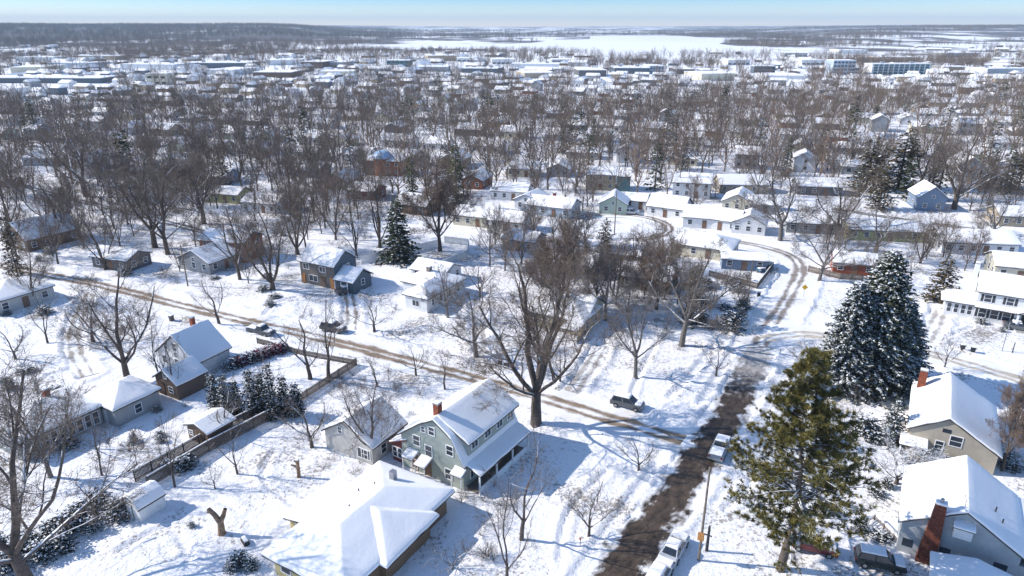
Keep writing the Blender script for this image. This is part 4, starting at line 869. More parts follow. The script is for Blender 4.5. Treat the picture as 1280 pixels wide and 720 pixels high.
# ------------------------------------------------------------------ vehicles
TYRE = MB().tube((0, -.11, 0), (0, .11, 0), .34, n=18).mesh('tyre', M_RUBBER, bevel=.02); RIM = MB().tube((0, -.125, 0), (0, .125, 0), .19, n=12).mesh('rim', M_METAL)
def vehicle(label, px, py, rot, col, kind='suv', snow=1.0, name='parked_car', cat='car', L=4.6, z=.0, world=None):
    c = G(px, py) if world is None else world; o = empty(name, label, cat, (c.x, c.y, z), R(rot), 'parked vehicles')
    paint = mat('paint_%02d%02d%02d' % tuple(int(v * 99) for v in col), col, rough=.3, var=.06, spec=.5)
    h = L / 2; hd = .92
    b = MB(); prof = [(-h, .38), (h - .05, .34), (h, .62), (h - .12, .86), (h * .44, 1.02), (-h * .95, 1.04), (-h, .8)]
    n = len(prof); b.poly([(x, -hd, z_) for x, z_ in prof] + [(x, hd, z_) for x, z_ in prof], [tuple(range(n)), tuple(range(n, 2 * n))[::-1]] + [(i, n + i, n + (i + 1) % n, (i + 1) % n) for i in range(n)])
    link('body', b.mesh('body', paint, bevel=.07, smooth=False), o)
    if kind == 'pickup': xs4 = (-.35, -.25, .75, 1.2); top = 1.72
    elif kind == 'sedan': xs4 = (-1.75, -1.05, .35, 1.1); top = 1.45
    else: xs4 = (-2.18, -1.9, .45, 1.15); top = 1.68
    a0, a1, a2, a3 = xs4; w0, w1 = .86, .68
    cab = MB().poly([(a0, -w0, 1.0), (a3, -w0, 1.0), (a3, w0, 1.0), (a0, w0, 1.0), (a1, -w1, top), (a2, -w1, top), (a2, w1, top), (a1, w1, top)], [(3, 2, 1, 0), (4, 5, 6, 7), (0, 1, 5, 4), (1, 2, 6, 5), (2, 3, 7, 6), (3, 0, 4, 7)])
    link('cabin', cab.mesh('cabin', paint, bevel=.05), o)
    def pane(nm, q):
        q = [Vector(v) for v in q]; nrm = (q[1] - q[0]).cross(q[2] - q[0]).normalized(); ctr = sum(q, Vector()) / 4; q = [ctr + (v - ctr) * .84 for v in q]
        mb = MB(); mb.poly([v + nrm * .012 for v in q] + [v - nrm * .03 for v in q], [(0, 1, 2, 3), (7, 6, 5, 4), (0, 4, 5, 1), (1, 5, 6, 2), (2, 6, 7, 3), (3, 7, 4, 0)]); link(nm, mb.mesh(nm, M_GLASS), o)
    pane('windscreen', [(a3, -w0, 1.0), (a3, w0, 1.0), (a2, w1, top), (a2, -w1, top)]); pane('rear_window', [(a0, w0, 1.0), (a0, -w0, 1.0), (a1, -w1, top), (a1, w1, top)])
    m_ = (a1 + a2) / 2 + .1; mb0 = (a0 + a3) / 2
    for s in (-1, 1):
        q1 = [(mb0, s * w0, 1.0), (a3, s * w0, 1.0), (a2, s * w1, top), (m_, s * w1, top)]; q2 = [(a0, s * w0, 1.0), (mb0, s * w0, 1.0), (m_, s * w1, top), (a1, s * w1, top)]
        for q in (q1, q2): pane('side_window', q if s < 0 else q[::-1])
        for x in (-h * .62, h * .62):
            w = empty('wheel', None, None); w.parent = o; w.location = (x, s * .86, .34); link('tyre', TYRE, w); link('rim', RIM, w)
        link('headlight', MB().box(h - .13, h - .015, s * .72 - .16, s * .72 + .16, .66, .8).mesh('headlight', M_WHITE, bevel=.02), o)
        link('tail_light', MB().box(-h - .015, -h + .1, s * .76 - .1, s * .76 + .1, .72, .95).mesh('tail_light', mat('red_lens', (.35, .02, .02), rough=.3)), o)
    if kind == 'pickup': link('cargo_bed', MB().box(-h + .1, -.55, -.75, .75, 1.02, 1.06).mesh('bed', M_DARK), o)
    if snow > 0:
        s = MB().poly([(a1 - .02, -w1, top), (a2, -w1, top), (a2, w1, top), (a1 - .02, w1, top), (a1 + .1, -w1 + .1, top + .16 * snow), (a2 - .12, -w1 + .1, top + .16 * snow), (a2 - .12, w1 - .1, top + .16 * snow), (a1 + .1, w1 - .1, top + .16 * snow)], [(3, 2, 1, 0), (4, 5, 6, 7), (0, 1, 5, 4), (1, 2, 6, 5), (2, 3, 7, 6), (3, 0, 4, 7)])
        s.box(a3 + .08, h - .2, -.78, .78, .93, 1.03 + .10 * snow)
        if kind == 'pickup': s.box(-h + .12, -.6, -.72, .72, 1.05, 1.2)
        link('snow_cover', s.mesh('snow_cover', M_ROOFSNOW, bevel=.05), o)
    return o
vehicle('snow-topped grey suv stopped alone by the crossing on the tracked street', 784, 509, -26, (.10, .11, .12), snow=1.2, z=.1)
vehicle('silver pickup with dark cab and snowy bed beside the tall pine', 899, 566, 62, (.30, .32, .34), 'pickup', L=5.3, z=.12)
vehicle('white snow-buried sedan parked at the right kerb of the wet street, bottom of the picture', 842, 692, 58, (.50, .52, .54), 'sedan', snow=1.3, z=.12)
vehicle('snow-covered car half cut by the bottom edge, in front of the white sedan', 822, 727, 58, (.45, .47, .5), 'suv', snow=1.5, z=.12)
vehicle('dark red car under the pine boughs at the bottom', 1016, 688, -22, (.09, .012, .02), 'sedan', z=.15)
vehicle('black car beside the flat garage in the bottom right corner', 1098, 708, -18, (.02, .03, .03), 'suv', z=.15)
vehicle('dark car with snow on it in the driveway near the slender twin trees', 417, 414, -20, (.06, .06, .065), 'suv', z=.1)
vehicle('dark pickup parked at the tracked street behind the tall white house', 327, 418, -24, (.05, .06, .08), 'pickup', L=5.2, z=.1)
vehicle('dark car under snow beside the dark slate house', 434, 366, 40, (.07, .07, .08), 'sedan', z=.1)
vehicle('blue car parked in front of the low blue-walled garage', 945, 338, -70, (.06, .14, .24), 'suv', z=.1); vehicle('orange car beside the blue one inside the street bend', 953, 333, -70, (.50, .20, .04), 'sedan', snow=.5, z=.1)
vehicle('white van by the pale green gable house', 789, 268, -10, (.55, .56, .55), 'suv', z=.05, name='parked_van', cat='van')
vehicle('grey car in front of the white shuttered house at the right edge', 1272, 413, -30, (.12, .13, .14), 'sedan', z=.1)

# ------------------------------------------------------------------ street furniture
def pole(label, px, pyb, pyt, arm=False, r=.14, name='utility_pole', cat='utility pole', group='utility poles', col=M_WOOD):
    c = G(px, pyb); H = top_z(c.y, pyt); o = empty(name, label, cat, (c.x, c.y, 0), R(-30), group)
    link('pole', MB().tube((0, 0, -.2), (0, 0, H), r, r * .7, 10).mesh('pole', col), o)
    if arm:
        link('cross_arm', MB().box(-1.1, 1.1, -.18, -.08, H - .9, H - .78).mesh('cross_arm', M_WOOD), o)
        for x in (-1, -.4, .4, 1): link('insulator', MB().tube((x, -.13, H - .78), (x, -.13, H - .6), .045, n=6).mesh('insulator', M_DARK), o)
    return o, H
o, H = pole('utility pole with an orange-brown box, between the white sedan and the tall pine', 873, 702, 584, arm=False)
link('box', MB().box(-.30, .30, -.42, -.12, 2.9, 3.7).mesh('box', mat('rust_orange', (.42, .20, .07), var=.35, scale=6), bevel=.02), o); link('bracket', MB().box(.1, 1.0, -.05, .02, 3.5, 3.62).mesh('bracket', M_DARK), o)
pole('short dark post just right of the pole with the orange-brown box', 883, 690, 658, name='post', cat='post', group='posts', r=.17, col=M_DARK)
pole('thin utility pole standing inside the cul-de-sac', 768, 292, 238, r=.16); pole('utility pole with dark cross arm above the broad white roof', 848, 246, 196, arm=True, r=.16); pole('dark utility pole left of the rust-red house', 235, 358, 306, r=.15)
pole('thin pole beside the blue car inside the street bend', 935, 372, 325, r=.12); pole('thin metal pole near the shuttered house lawn', 1252, 440, 402, r=.08, name='flag_pole', cat='pole', group='posts', col=M_METAL); pole('short pole at the right edge beside the packed side street', 1265, 442, 428, r=.1, name='post', cat='post', group='posts', col=M_DARK)
pole('thin grey pole rising behind the dark slate house', 385, 300, 255, r=.14); pole('faint utility pole among the trees above the dome building', 505, 178, 148, r=.2)
c = G(1004, 372); o = empty('warning_sign', 'yellow diamond road sign at the snowy corner left of the big spruces', 'road sign', (c.x, c.y, 0), R(-10)); link('post', MB().tube((0, 0, 0), (0, 0, 2.1), .035, n=8).mesh('post', M_METAL), o)
link('sign_plate', MB().box(-.42, .42, -.02, .02, -.42, .42, M=Matrix.Translation((0, -.06, 2.2)) @ Matrix.Rotation(math.pi / 4, 4, 'Y')).mesh('plate', mat('sign_yellow', (.75, .42, .03))), o)
def bin_(label, px, py, col=(.03, .035, .04)):
    c = G(px, py); o = empty('wheelie_bin', label, 'bin', (c.x, c.y, .12), R(-30 + px % 17), 'wheelie bins'); b = MB().poly([(-.26, -.28, 0), (.26, -.28, 0), (.26, .28, 0), (-.26, .28, 0), (-.32, -.36, 1.0), (.32, -.36, 1.0), (.32, .36, 1.0), (-.32, .36, 1.0)], [(3, 2, 1, 0), (4, 5, 6, 7), (0, 1, 5, 4), (1, 2, 6, 5), (2, 3, 7, 6), (3, 0, 4, 7)])
    link('body', b.mesh('body', mat('bin_%d' % int(col[0] * 100), col), bevel=.03), o); link('lid', MB().box(-.34, .34, -.40, .38, 1.0, 1.08).mesh('lid', M_DARK, bevel=.02), o); link('snow_cover', MB().box(-.32, .32, -.36, .34, 1.08, 1.2).mesh('snow', M_ROOFSNOW, bevel=.04), o)
    for s in (-1, 1): link('wheel', MB().tube((s * .28, .32, .1), (s * .34, .32, .1), .1, n=10).mesh('wheel', M_RUBBER), o)
bin_('left one of two dark bins beside the packed side street', 1202, 439); bin_('right one of two dark bins beside the packed side street', 1215, 442)
bin_('grey-brown bin standing alone by the tracked street, above the tall white house', 215, 402, (.10, .09, .08)); bin_('left one of two dark bins on the far verge of the tracked street', 625, 458); bin_('right one of two dark bins on the far verge of the tracked street', 633, 461); bin_('dark bin behind the sunny lawn by the wooded corner', 948, 372)
c = G(725, 684); o = empty('hydrant_marker', 'small orange-topped marker post in the front lawn snow', 'marker post', (c.x, c.y, 0)); link('post', MB().tube((0, 0, 0), (0, 0, .95), .05, n=8).mesh('post', M_METAL), o); link('cap', MB().tube((0, 0, .95), (0, 0, 1.15), .09, n=8).mesh('cap', mat('marker_orange', (.5, .12, .04))), o)

def fence(label, pts, H, m, bay=2.4, name='fence', topsnow=True, group=None, double=0.0, boards=True):
    P = [G(*p) for p in pts]; o = empty(name, label, 'fence', P[0], 0, group)
    base = P[0]
    for a, b in zip(P[:-1], P[1:]):
        d = b - a; L = d.length; n = max(1, round(L / bay)); d.normalize(); ang = math.atan2(d.y, d.x); s = L / n
        pm = MB().box(-.06, .06, -.06, .06, -.1, H + .08).mesh('post', m)
        q = MB()
        if boards:
            k = int(s / .15)
            for i in range(k): q.box(.02 + i * s / k, (i + 1) * s / k - .02, -.012, .012, .1, H - .02 + (.03 if i % 3 else -.02))
        q.box(0, s, .014, .05, .45, .55).box(0, s, .014, .05, H - .35, H - .25); qm = q.mesh('panel', m)
        sn = MB().box(.05, s - .05, -.07, .07, H, H + .10).mesh('snow_cover', M_ROOFSNOW, bevel=.03)
        for i in range(n):
            p = a + d * (i * s) - base; link('post', pm, o, p, (0, 0, ang)); w = link('panel', qm, o, p, (0, 0, ang))
            if topsnow: link('snow_cover', sn, w)
    link('post', pm, o, P[-1] - base); return o
M_FENCE = mat('fence_wood', (.12, .10, .085), rough=.9, var=.35, scale=5)
fence('long dark wooden fence, front line, running from the white shed up to the conifer row', [(186, 612), (262, 566), (352, 519)], 1.75, M_FENCE)
fence('long dark wooden fence, rear line just behind the front line', [(170, 604), (250, 559), (340, 513)], 1.75, M_FENCE)
fence('brown wooden fence behind the twin slender trees, along the lot edge', [(352, 519), (400, 488), (446, 458)], 1.5, mat('fence_brown', (.17, .13, .10), var=.3), topsnow=False)
fence('low brown fence running towards the tracked street left of the twin trees', [(446, 458), (380, 446), (322, 430)], 1.2, M_FENCE)
fence('white board fence behind the lone dark spruce', [(452, 330), (492, 322), (548, 308)], 1.7, M_WHITE, topsnow=True); fence('white board fence making a corner behind the white ranch house', [(552, 336), (584, 322), (586, 308), (556, 304)], 1.8, mat('fence_blue_white', (.5, .56, .6)))
fence('dark fence around the yard inside the street bend', [(886, 346), (946, 362), (966, 336), (905, 322)], 1.5, M_FENCE); fence('brown fence right of the yellow road sign', [(1010, 340), (1050, 350), (1078, 352)], 1.5, mat('fence_brown', (.17, .13, .10)), topsnow=False)
fence('grey fence between the grey-brown house and the shingled house', [(1140, 576), (1180, 590), (1225, 600)], 1.3, mat('fence_grey', (.2, .19, .18), var=.3)); fence('weathered deck railing beside the shingled house', [(1062, 668), (1092, 652), (1128, 690)], 1.0, M_WOOD, boards=False, name='railing', bay=1.4)

# cut trees, logs
def cut_tree(label, px, py, H, arms, r=.34, name='tree_stump'):
    c = G(px, py); seg = [(Vector((0, 0, -.1)), Vector((0, 0, .5)), r * 1.25, r), (Vector((0, 0, .5)), Vector((.08, 0, H)), r, r * .8)]; t = empty(name, label, 'tree stump', (c.x, c.y, 0)); br = []
    for (a, b, q) in arms: br += [(Vector(a), (Vector(a) + Vector(b)) / 2 + Vector((.08, 0, .05)), q, q * .85), ((Vector(a) + Vector(b)) / 2 + Vector((.08, 0, .05)), Vector(b), q * .85, q * .7)]
    link('trunk', seg_mesh('trunk', seg, [mat('cut_bark', (.26, .17, .11), var=.5, scale=3, bump=.6, bscale=8)], 9), t); link('limb', seg_mesh('limb', br, [mat('cut_bark', (.26, .17, .11))], 8), t)
    link('snow_cover', MB().box(-.16, .22, -.2, .2, H - .02, H + .12).mesh('snow', M_ROOFSNOW, bevel=.05), t); return t
cut_tree('forked trunk of a cut tree, bare light wood, in the snowy yard at lower left', 278, 669, 2.0, [((0, 0, 1.7), (-.95, 0, 3.4), .3), ((.1, 0, 1.8), (.75, .1, 3.3), .28), ((-.5, 0, 2.7), (-1.2, .1, 2.9), .14)], .38)
cut_tree('dark upright stump with a stub arm, above the forked cut tree', 374, 598, 2.6, [((0, 0, 1.5), (-.75, 0, 1.9), .15), ((0, 0, 2.0), (-.35, 0, 2.5), .14)], .22)
c = G(250, 690); o = empty('log', 'long straight log lying in the snow of the lower left yard', 'log', (c.x - 6.5, c.y + 1.0, .2), R(38)); link('trunk', MB().tube((-1.4, 0, 0), (1.4, 0, 0), .13, .11, 10).mesh('trunk', M_BARK), o)
c = G(307, 680); o = empty('barrel', 'dark snowy barrel tipped over right of the forked cut tree', 'barrel', (c.x, c.y, .3), R(-50)); link('body', MB().tube((-.55, 0, 0), (.55, 0, 0), .32, n=14).mesh('body', M_DARK, bevel=.03), o); link('snow_cover', MB().box(-.5, .5, -.2, .2, .28, .42).mesh('snow', M_ROOFSNOW, bevel=.05), o)
c = G(335, 555); put = TV['slim'][0]

# ------------------------------------------------------------------ trees that stand by themselves in the photograph
LONE = [
 ('vase', 161, 479, 312, 178, 'tall bare tree with leaning trunk beside the brown barn garage, left of centre', 0),
 ('vase', 38, 735, 452, 290, 'great bare tree cut by the bottom left corner', 1),
 ('multi', 341, 363, 236, 120, 'many-stemmed bare tree spreading in a fan, left of the dark slate house', 0),
 ('slim', 411, 473, 346, 92, 'dark slender tree, right one of the twin trees in front of the tracked street', 0),
 ('slim', 388, 475, 362, 90, 'thin leaning tree, left one of the twin trees in front of the tracked street', 1),
 ('big', 670, 531, 287, 222, 'largest bare tree in the middle, thick forked trunk beside the tracked street', 0),
 ('spread', 794, 473, 338, 120, 'bare tree with a single straight trunk on the sunny lawn right of the largest tree', 0),
 ('spread', 852, 433, 290, 160, 'thick-trunked bare tree at the edge of the shaded wooded corner', 1),
 ('small', 736, 672, 594, 82, 'small rounded bare tree alone on the front lawn beside the wet street', 0),
 ('slim', 634, 735, 560, 96, 'thin bare tree at the bottom edge in front of the porch side', 0),
 ('slim', 652, 676, 520, 90, 'upright bare tree in the shade of the green-grey house', 1),
 ('multi', 43, 381, 288, 70, 'bare multi-stem tree beside the low house with orange wall', 1),
 ('slim', 274, 406, 330, 60, 'young bare tree on the verge above the tall white house', 1),
 ('small', 117, 429, 360, 72, 'small bare tree in the snowy lot below the tracked street, at left', 1),
 ('small', 468, 415, 362, 76, 'small crooked tree casting a long shadow, right of the dark slate house', 0),
 ('brown', 550, 314, 196, 95, 'round brown-crowned tree right of the lone dark spruce', 0),
 ('spread', 975, 301, 205, 130, 'wide bare tree at the bend of the snowy street', 0),
 ('spread', 1094, 322, 246, 95, 'bare tree with open V-shaped limbs above the snow-laden spruces', 1),
 ('vase', 466, 578, 470, 100, 'fan-shaped bare tree right in front of the small stucco garage house', 2),
 ('slim', 202, 492, 372, 60, 'twin thin bare stems in front of the tall white house', 0),
 ('slim', 222, 497, 400, 50, 'crooked thin bare tree right beside the brown barn garage', 1),
 ('slim', 219, 610, 500, 54, 'straight thin tree at the front of the long fence', 0),
 ('slim', 297, 594, 516, 46, 'thin young tree behind the forked cut tree', 1),
 ('small', 269, 612, 578, 36, 'low bare bush-like tree above the forked cut tree', 0),
 ('small', 798, 590, 535, 52, 'small leaning tree at the crossing corner', 1),
 ('snowy', 1120, 606, 545, 80, 'little frosted tree between the tall pine and the shingled house', 0),
 ('snowy', 1158, 600, 556, 50, 'pale frosted sapling by the grey fence', 0),
 ('shrub', 566, 712, 640, 90, 'reddish brown thicket at the bottom beside the ranch house roof', 0),
 ('spread', 64, 598, 458, 130, 'bare tree whose branches cover the low sunroom house', 0),
 
 ('multi', 420, 300, 190, 70, 'dark branching stems left of the dome building, one of a clump', 1),
 ('multi', 475, 310, 185, 80, 'tall branching stems just left of the lone dark spruce', 0),
 ('vase', 194, 310, 185, 120, 'broad bare tree behind the large left-hand tree', 1),
 ('vase', 108, 246, 150, 120, 'tall bare tree near the narrow tall white house', 2),
 ('vase', 255, 280, 165, 120, 'large bare tree in front of the olive-walled ranch', 0),
 ('spread', 1024, 352, 262, 90, 'pale grey leafless tree behind the yellow road sign', 1),
 ('vase', 1192, 262, 150, 110, 'tall bare tree rising behind the bright blue gabled house', 1),
 ('vase', 1150, 236, 150, 90, 'forked bare tree just left of the tall blue gabled house', 0),
 ('spread', 595, 446, 362, 130, 'low bushy grey-brown tree left of the largest tree', 1),
 ('brown', 703, 396, 270, 100, 'brown dense tree standing behind the largest tree', 0),
 ('spread', 757, 402, 292, 100, 'dense grey-brown tree next to the tan house, behind the lawn', 0),
 ('brown', 820, 388, 300, 90, 'olive-brown dense tree left of the shaded wooded corner', 0),
 ('multi', 652, 330, 245, 60, 'slim bare tree with white twigs above the largest tree', 1),
 ('small', 722, 298, 238, 50, 'small red-brown tree left of the cul-de-sac', 0),
 ('brown', 1252, 590, 462, 60, 'tall tan brushy shrub tree right of the grey-brown house', 0),
 ('brown', 1282, 600, 480, 60, 'tan brushy shrub tree at the right edge beside the grey-brown house', 0),
 ('slim', 1056, 560, 470, 40, 'thin bare sapling in the snow behind the tall pine', 0),
 ('slim', 556, 488, 432, 50, 'pink-brown young tree on the verge of the tracked street', 0),
 ('slim', 472, 485, 428, 46, 'thin sapling in the brushy lot below the tracked street', 1),
 ('slim', 282, 545, 470, 60, 'thin bare tree behind the brown wooden shed', 1), ('small', 390, 560, 480, 70, 'brown twiggy tree left of the small stucco garage house', 1),
]
for kind, bx, by, ty, wpx, lab, ix in LONE:
    c = G(bx, by); H = top_z(c.y, ty + 4); W = wpx * mpp(c.x, c.y, H * .5)
    if kind == 'shrub': put_tree(kind, c.x, c.y, 3.4, 6.0, lab, idx=ix, name='shrub', group='bare shrubs', cat='shrub')
    else: put_tree(kind, c.x, c.y, H, W * 1.05, lab, idx=ix, cat='tree')
 # more of the larger trees that fill the far side of the tracked street
EXTRA = [
 ('vase', 78, 300, 214, 90, 'big bare tree between the big blue-shaded roof and the far left street', 1), ('vase', 210, 318, 205, 110, 'big bare tree right of the dark low house with garage door', 2), ('multi', 132, 338, 232, 80, 'bare tree clump just in front of the dark low house with garage door', 1),
 ('vase', 300, 350, 250, 80, 'bare tree leaning over the rust-red house', 2), ('multi', 372, 318, 215, 90, 'bare tree clump behind the dark slate house', 0), ('multi', 446, 322, 228, 70, 'bare tree clump between the dark slate house and the lone spruce', 1),
 ('vase', 18, 300, 190, 90, 'bare tree at the left edge above the big blue-shaded roof', 0), ('slim', 128, 596, 500, 50, 'thin bare tree below the hip-roofed grey garage', 0), ('slim', 92, 560, 462, 50, 'thin bare tree before the sunroom windows', 1), ('small', 330, 500, 448, 54, 'small tree inside the fenced lot right of the columnar conifers', 0),
 ('small', 520, 470, 424, 44, 'small bare tree at the verge above the small stucco garage house', 1), ('small', 600, 372, 318, 60, 'small bare tree on the left of the white ranch driveway', 0), ('spread', 560, 398, 330, 70, 'grey bare tree beside the white ranch house shadow', 1), ('small', 700, 480, 430, 50, 'small bare tree between the largest tree and the tan house', 1),
 ('small', 895, 470, 425, 50, 'small bare tree on the sunny lawn beside the snowy street', 0), ('small', 1010, 470, 420, 50, 'small bare tree between the junction and the spruces', 1), ('spread', 1240, 300, 232, 80, 'bare tree above the right-hand white ranch', 0), ('multi', 1150, 330, 262, 60, 'bare tree clump beside the yellow-green ranch', 0), ('vase', 1045, 300, 215, 90, 'tall bare tree above the yellow-green ranch, left end', 1),
 ('small', 1180, 462, 420, 40, 'small bare tree beside the packed side street', 0), ('slim', 60, 430, 352, 50, 'thin bare tree in the wide snowy lot at far left', 0), ('small', 20, 450, 396, 50, 'small bare tree at the left edge of the wide snowy lot', 1),
]
for kind, bx, by, ty, wpx, lab, ix in EXTRA:
    c = G(bx, by); H = top_z(c.y, ty); put_tree(kind, c.x, c.y, H, wpx * mpp(c.x, c.y, H * .5) * 1.05, lab, idx=ix)
EV = [
 ('spruce', 499, 327, 248, 62, 'lone dark green spruce with drooping boughs behind the dark slate house'),
 ('bigspruce', 1084, 482, 312, 116, 'tallest snow-laden spruce of the pair at the packed side street'),
 ('bigspruce2', 1050, 486, 352, 84, 'left snow-laden spruce of the pair, a little lower'),
 ('bigspruce2', 1120, 476, 384, 78, 'right-hand bluish spruce leaning on the tallest snow-laden one'),
 ('dark', 571, 262, 178, 34, 'tall dark green conifer beyond the brown-crowned tree'), ('dark', 516, 254, 192, 26, 'slim dark conifer beside the dome building'),
 ('brown', 1122, 236, 158, 56, 'dark round-topped conifer mass left of the bright blue gabled house'), ('brown', 1082, 238, 168, 50, 'brown conifer left of the dark round-topped one'), ('brown', 1098, 262, 200, 40, 'lower brown conifer in front of the dark round-topped one'),
 ('brown', 1174, 378, 322, 46, 'bushy dark evergreen on two stems left of the shuttered house'), ('dark', 703, 192, 150, 18, 'pointed dark conifer above the two-storey tan house'), ('dark', 741, 190, 146, 16, 'narrow dark conifer right of the pointed one above centre'),
 ('snowspruce', 1112, 556, 498, 50, 'snowy blue conifer between the tall pine and the grey-brown house'), ('brown', 282, 245, 190, 30, 'olive conifer among the dense trees left of centre'),
 ('brown', 864, 406, 330, 40, 'dark evergreen in the shaded wooded corner'), ('bush', 912, 412, 388, 36, 'snowy round bush at the front of the shaded wooded corner'), ('brown', 755, 330, 272, 30, 'brown conifer behind the white house wrapped in branches'), ('brown', 822, 352, 304, 30, 'olive conifer beside the tan house under the bushy trees'),
 ('dark', 47, 175, 122, 22, 'dark conifer tip at the upper left among bare trees'), ('far', 868, 140, 112, 16, 'small dark conifer above the long white two-storey house'), ('brown', 1262, 236, 190, 40, 'dark olive conifer near the right edge'), ('bush', 1080, 545, 520, 40, 'snow-covered low evergreen beside the tall pine'),
 ('brown', 23, 345, 262, 30, 'narrow green-brown conifer beside the big blue-shaded roof'), ('spruce', 1236, 236, 185, 30, 'deep green spruce near the right edge behind the far street'), ('far', 230, 150, 118, 12, 'dark pointed conifer beside the industrial roofs at upper left'),
]
for kind, bx, by, ty, wpx, lab in EV:
    c = G(bx, by); H = top_z(c.y, ty); put_conifer(kind, c.x, c.y, max(H, 1.5), wpx * mpp(c.x, c.y, 2) , lab, name='evergreen_tree' if kind != 'bush' else 'evergreen_shrub')
for i, (x, y, t) in enumerate([(270, 512, 468), (284, 520, 470), (297, 517, 476), (318, 522, 462), (329, 516, 466), (342, 524, 454), (358, 520, 470), (372, 520, 480)]):
    c = G(x, y); put_conifer('arb', c.x, c.y, top_z(c.y, t), 2.1, ('leftmost', 'second from left', 'third from left', 'fourth from left', 'fourth from right', 'tallest, third from right', 'second from right', 'rightmost')[i] + ' of the snow-dusted columnar conifers by the fence', name='columnar_conifer', group='row of columnar conifers')
CV['burg'] = conifer(18, H=1.9, Rb=1.2, gap=.22, per=8, snow=.35, spray=.34, mats=needle('burgundy_leaves', (.13, .02, .045)), powr=.35, droop=-.1, base=.03)
for i, (x, y) in enumerate([(290, 461), (302, 457), (314, 453), (326, 449), (338, 444), (350, 441)]):
    c = G(x, y); put_conifer('burg' if i % 2 or i > 3 else 'bush', c.x, c.y, 1.9, 2.9, ('first', 'second', 'third', 'fourth', 'fifth', 'last')[i] + ' bush from the left in the burgundy hedge by the tall white house', name='hedge_bush', group='burgundy hedge', cat='bush')
c = G(976, 716); pv = pine(3, 24.0, 15.6); t = empty('pine_tree', 'tall yellow-green pine with ragged boughs, biggest tree at lower right', 'pine', (c.x, c.y, 0)); t.scale = (1, 1, top_z(c.y, 447) / 23.6); link('trunk', pv['trunk'], t); link('crown', pv['crown'], t); TREES.append((c.x, c.y, t, 24, 'pine_tree'))
# snowy bushes: the row in the bottom left corner, round the houses and in the wooded corner
bl = [(8, 715, 2.6), (22, 700, 2.4), (38, 690, 2.8), (52, 700, 2.3), (63, 678, 2.6), (78, 690, 2.4), (86, 668, 2.8), (98, 655, 2.6), (112, 645, 2.4), (126, 640, 2.8), (118, 665, 2.0), (146, 650, 2.6), (158, 646, 2.4), (4, 690, 2.2), (300, 708, 1.8), (314, 712, 1.6), (290, 714, 1.5), (240, 660, .9), (226, 590, 2.0), (236, 584, 1.8), (212, 588, 1.6), (490, 706, 1.7), (505, 695, 1.6), (482, 716, 1.8)]
R9 = random.Random(9)
BUSH = []
for x, y, s in bl: BUSH.append((x, y, s, s * R9.uniform(.9, 1.3), 'bush'))
for i in range(34):
    x = R9.uniform(862, 935); y = R9.uniform(352, 416); BUSH.append((x, y, R9.uniform(1.2, 2.6), R9.uniform(2, 3.6), R9.choice(['bush', 'bush', 'shrub', 'shrub', 'burg' if i % 9 == 0 else 'bush'])))
for i in range(30): BUSH.append((R9.uniform(395, 560), R9.uniform(458, 500), R9.uniform(.8, 2.0), R9.uniform(1.5, 3.2), 'shrub'))
for i in range(16): BUSH.append((R9.uniform(575, 650), R9.uniform(610, 712), R9.uniform(1.2, 2.4), R9.uniform(1.6, 3.0), 'shrub'))
for i in range(14): BUSH.append((R9.uniform(335, 470), 545 + (i * 9 % 50) , R9.uniform(.6, 1.3), R9.uniform(1.2, 2.4), 'shrub'))
for i in range(16): BUSH.append((R9.uniform(1160, 1280), R9.uniform(560, 600), R9.uniform(1, 2.2), R9.uniform(1.4, 2.8), R9.choice(['shrub', 'bush'])))
for i in range(18): BUSH.append((R9.uniform(1000, 1110), R9.uniform(540, 680), R9.uniform(.8, 1.8), R9.uniform(1.4, 2.6), R9.choice(['shrub', 'bush'])))
for i in range(22): BUSH.append((R9.uniform(120, 240), R9.uniform(500, 600), R9.uniform(.6, 1.6), R9.uniform(1.2, 2.6), R9.choice(['shrub', 'bush', 'shrub'])))
for i in range(20): BUSH.append((R9.uniform(640, 840), R9.uniform(300, 420), R9.uniform(1.4, 3.2), R9.uniform(2, 4.5), 'shrub'))
for i in range(16): BUSH.append((R9.uniform(1185, 1280), R9.uniform(398, 418) if i < 8 else R9.uniform(300, 345), R9.uniform(.8, 1.6), R9.uniform(1.2, 2.4), R9.choice(['shrub', 'bush'])))
for i in range(60): BUSH.append((R9.uniform(0, 470), R9.uniform(290, 400), R9.uniform(.8, 2.2), R9.uniform(1.4, 3.4), R9.choice(['shrub', 'shrub', 'bush'])))
for i in range(26): BUSH.append((R9.uniform(0, 130), R9.uniform(440, 560), R9.uniform(.8, 2.0), R9.uniform(1.4, 3.0), R9.choice(['shrub', 'shrub', 'bush'])))
for i in range(24): BUSH.append((R9.uniform(440, 860), R9.uniform(340, 440), R9.uniform(.7, 1.8), R9.uniform(1.2, 2.8), 'shrub'))
BUSH_OBJS = []
def in_house(x, y, m=.6):
    for hx, hy, ho, hz, hs in HOUSES:
        if math.hypot(x - hx, y - hy) < hs * .52 + m: return True
    return False
for (x, y, H, W, k) in BUSH:
    c = G(x, y)
    if in_house(c.x, c.y, -.6): continue
    if min((c.xy - q).length for r in ROADS.values() for q in r['line']) < 4.5: continue
    if k == 'shrub': t = put_tree('shrub', c.x, c.y, H, W, None, name='shrub', group='bare shrubs', cat='shrub')
    else: t = put_conifer(k, c.x, c.y, H, W, None, name='evergreen_shrub', group='snowy bushes', cat='bush')
    TREES.pop(); BUSH_OBJS.append((c.x, c.y, t, H, 'bare shrub' if k == 'shrub' else 'snowy bush'))

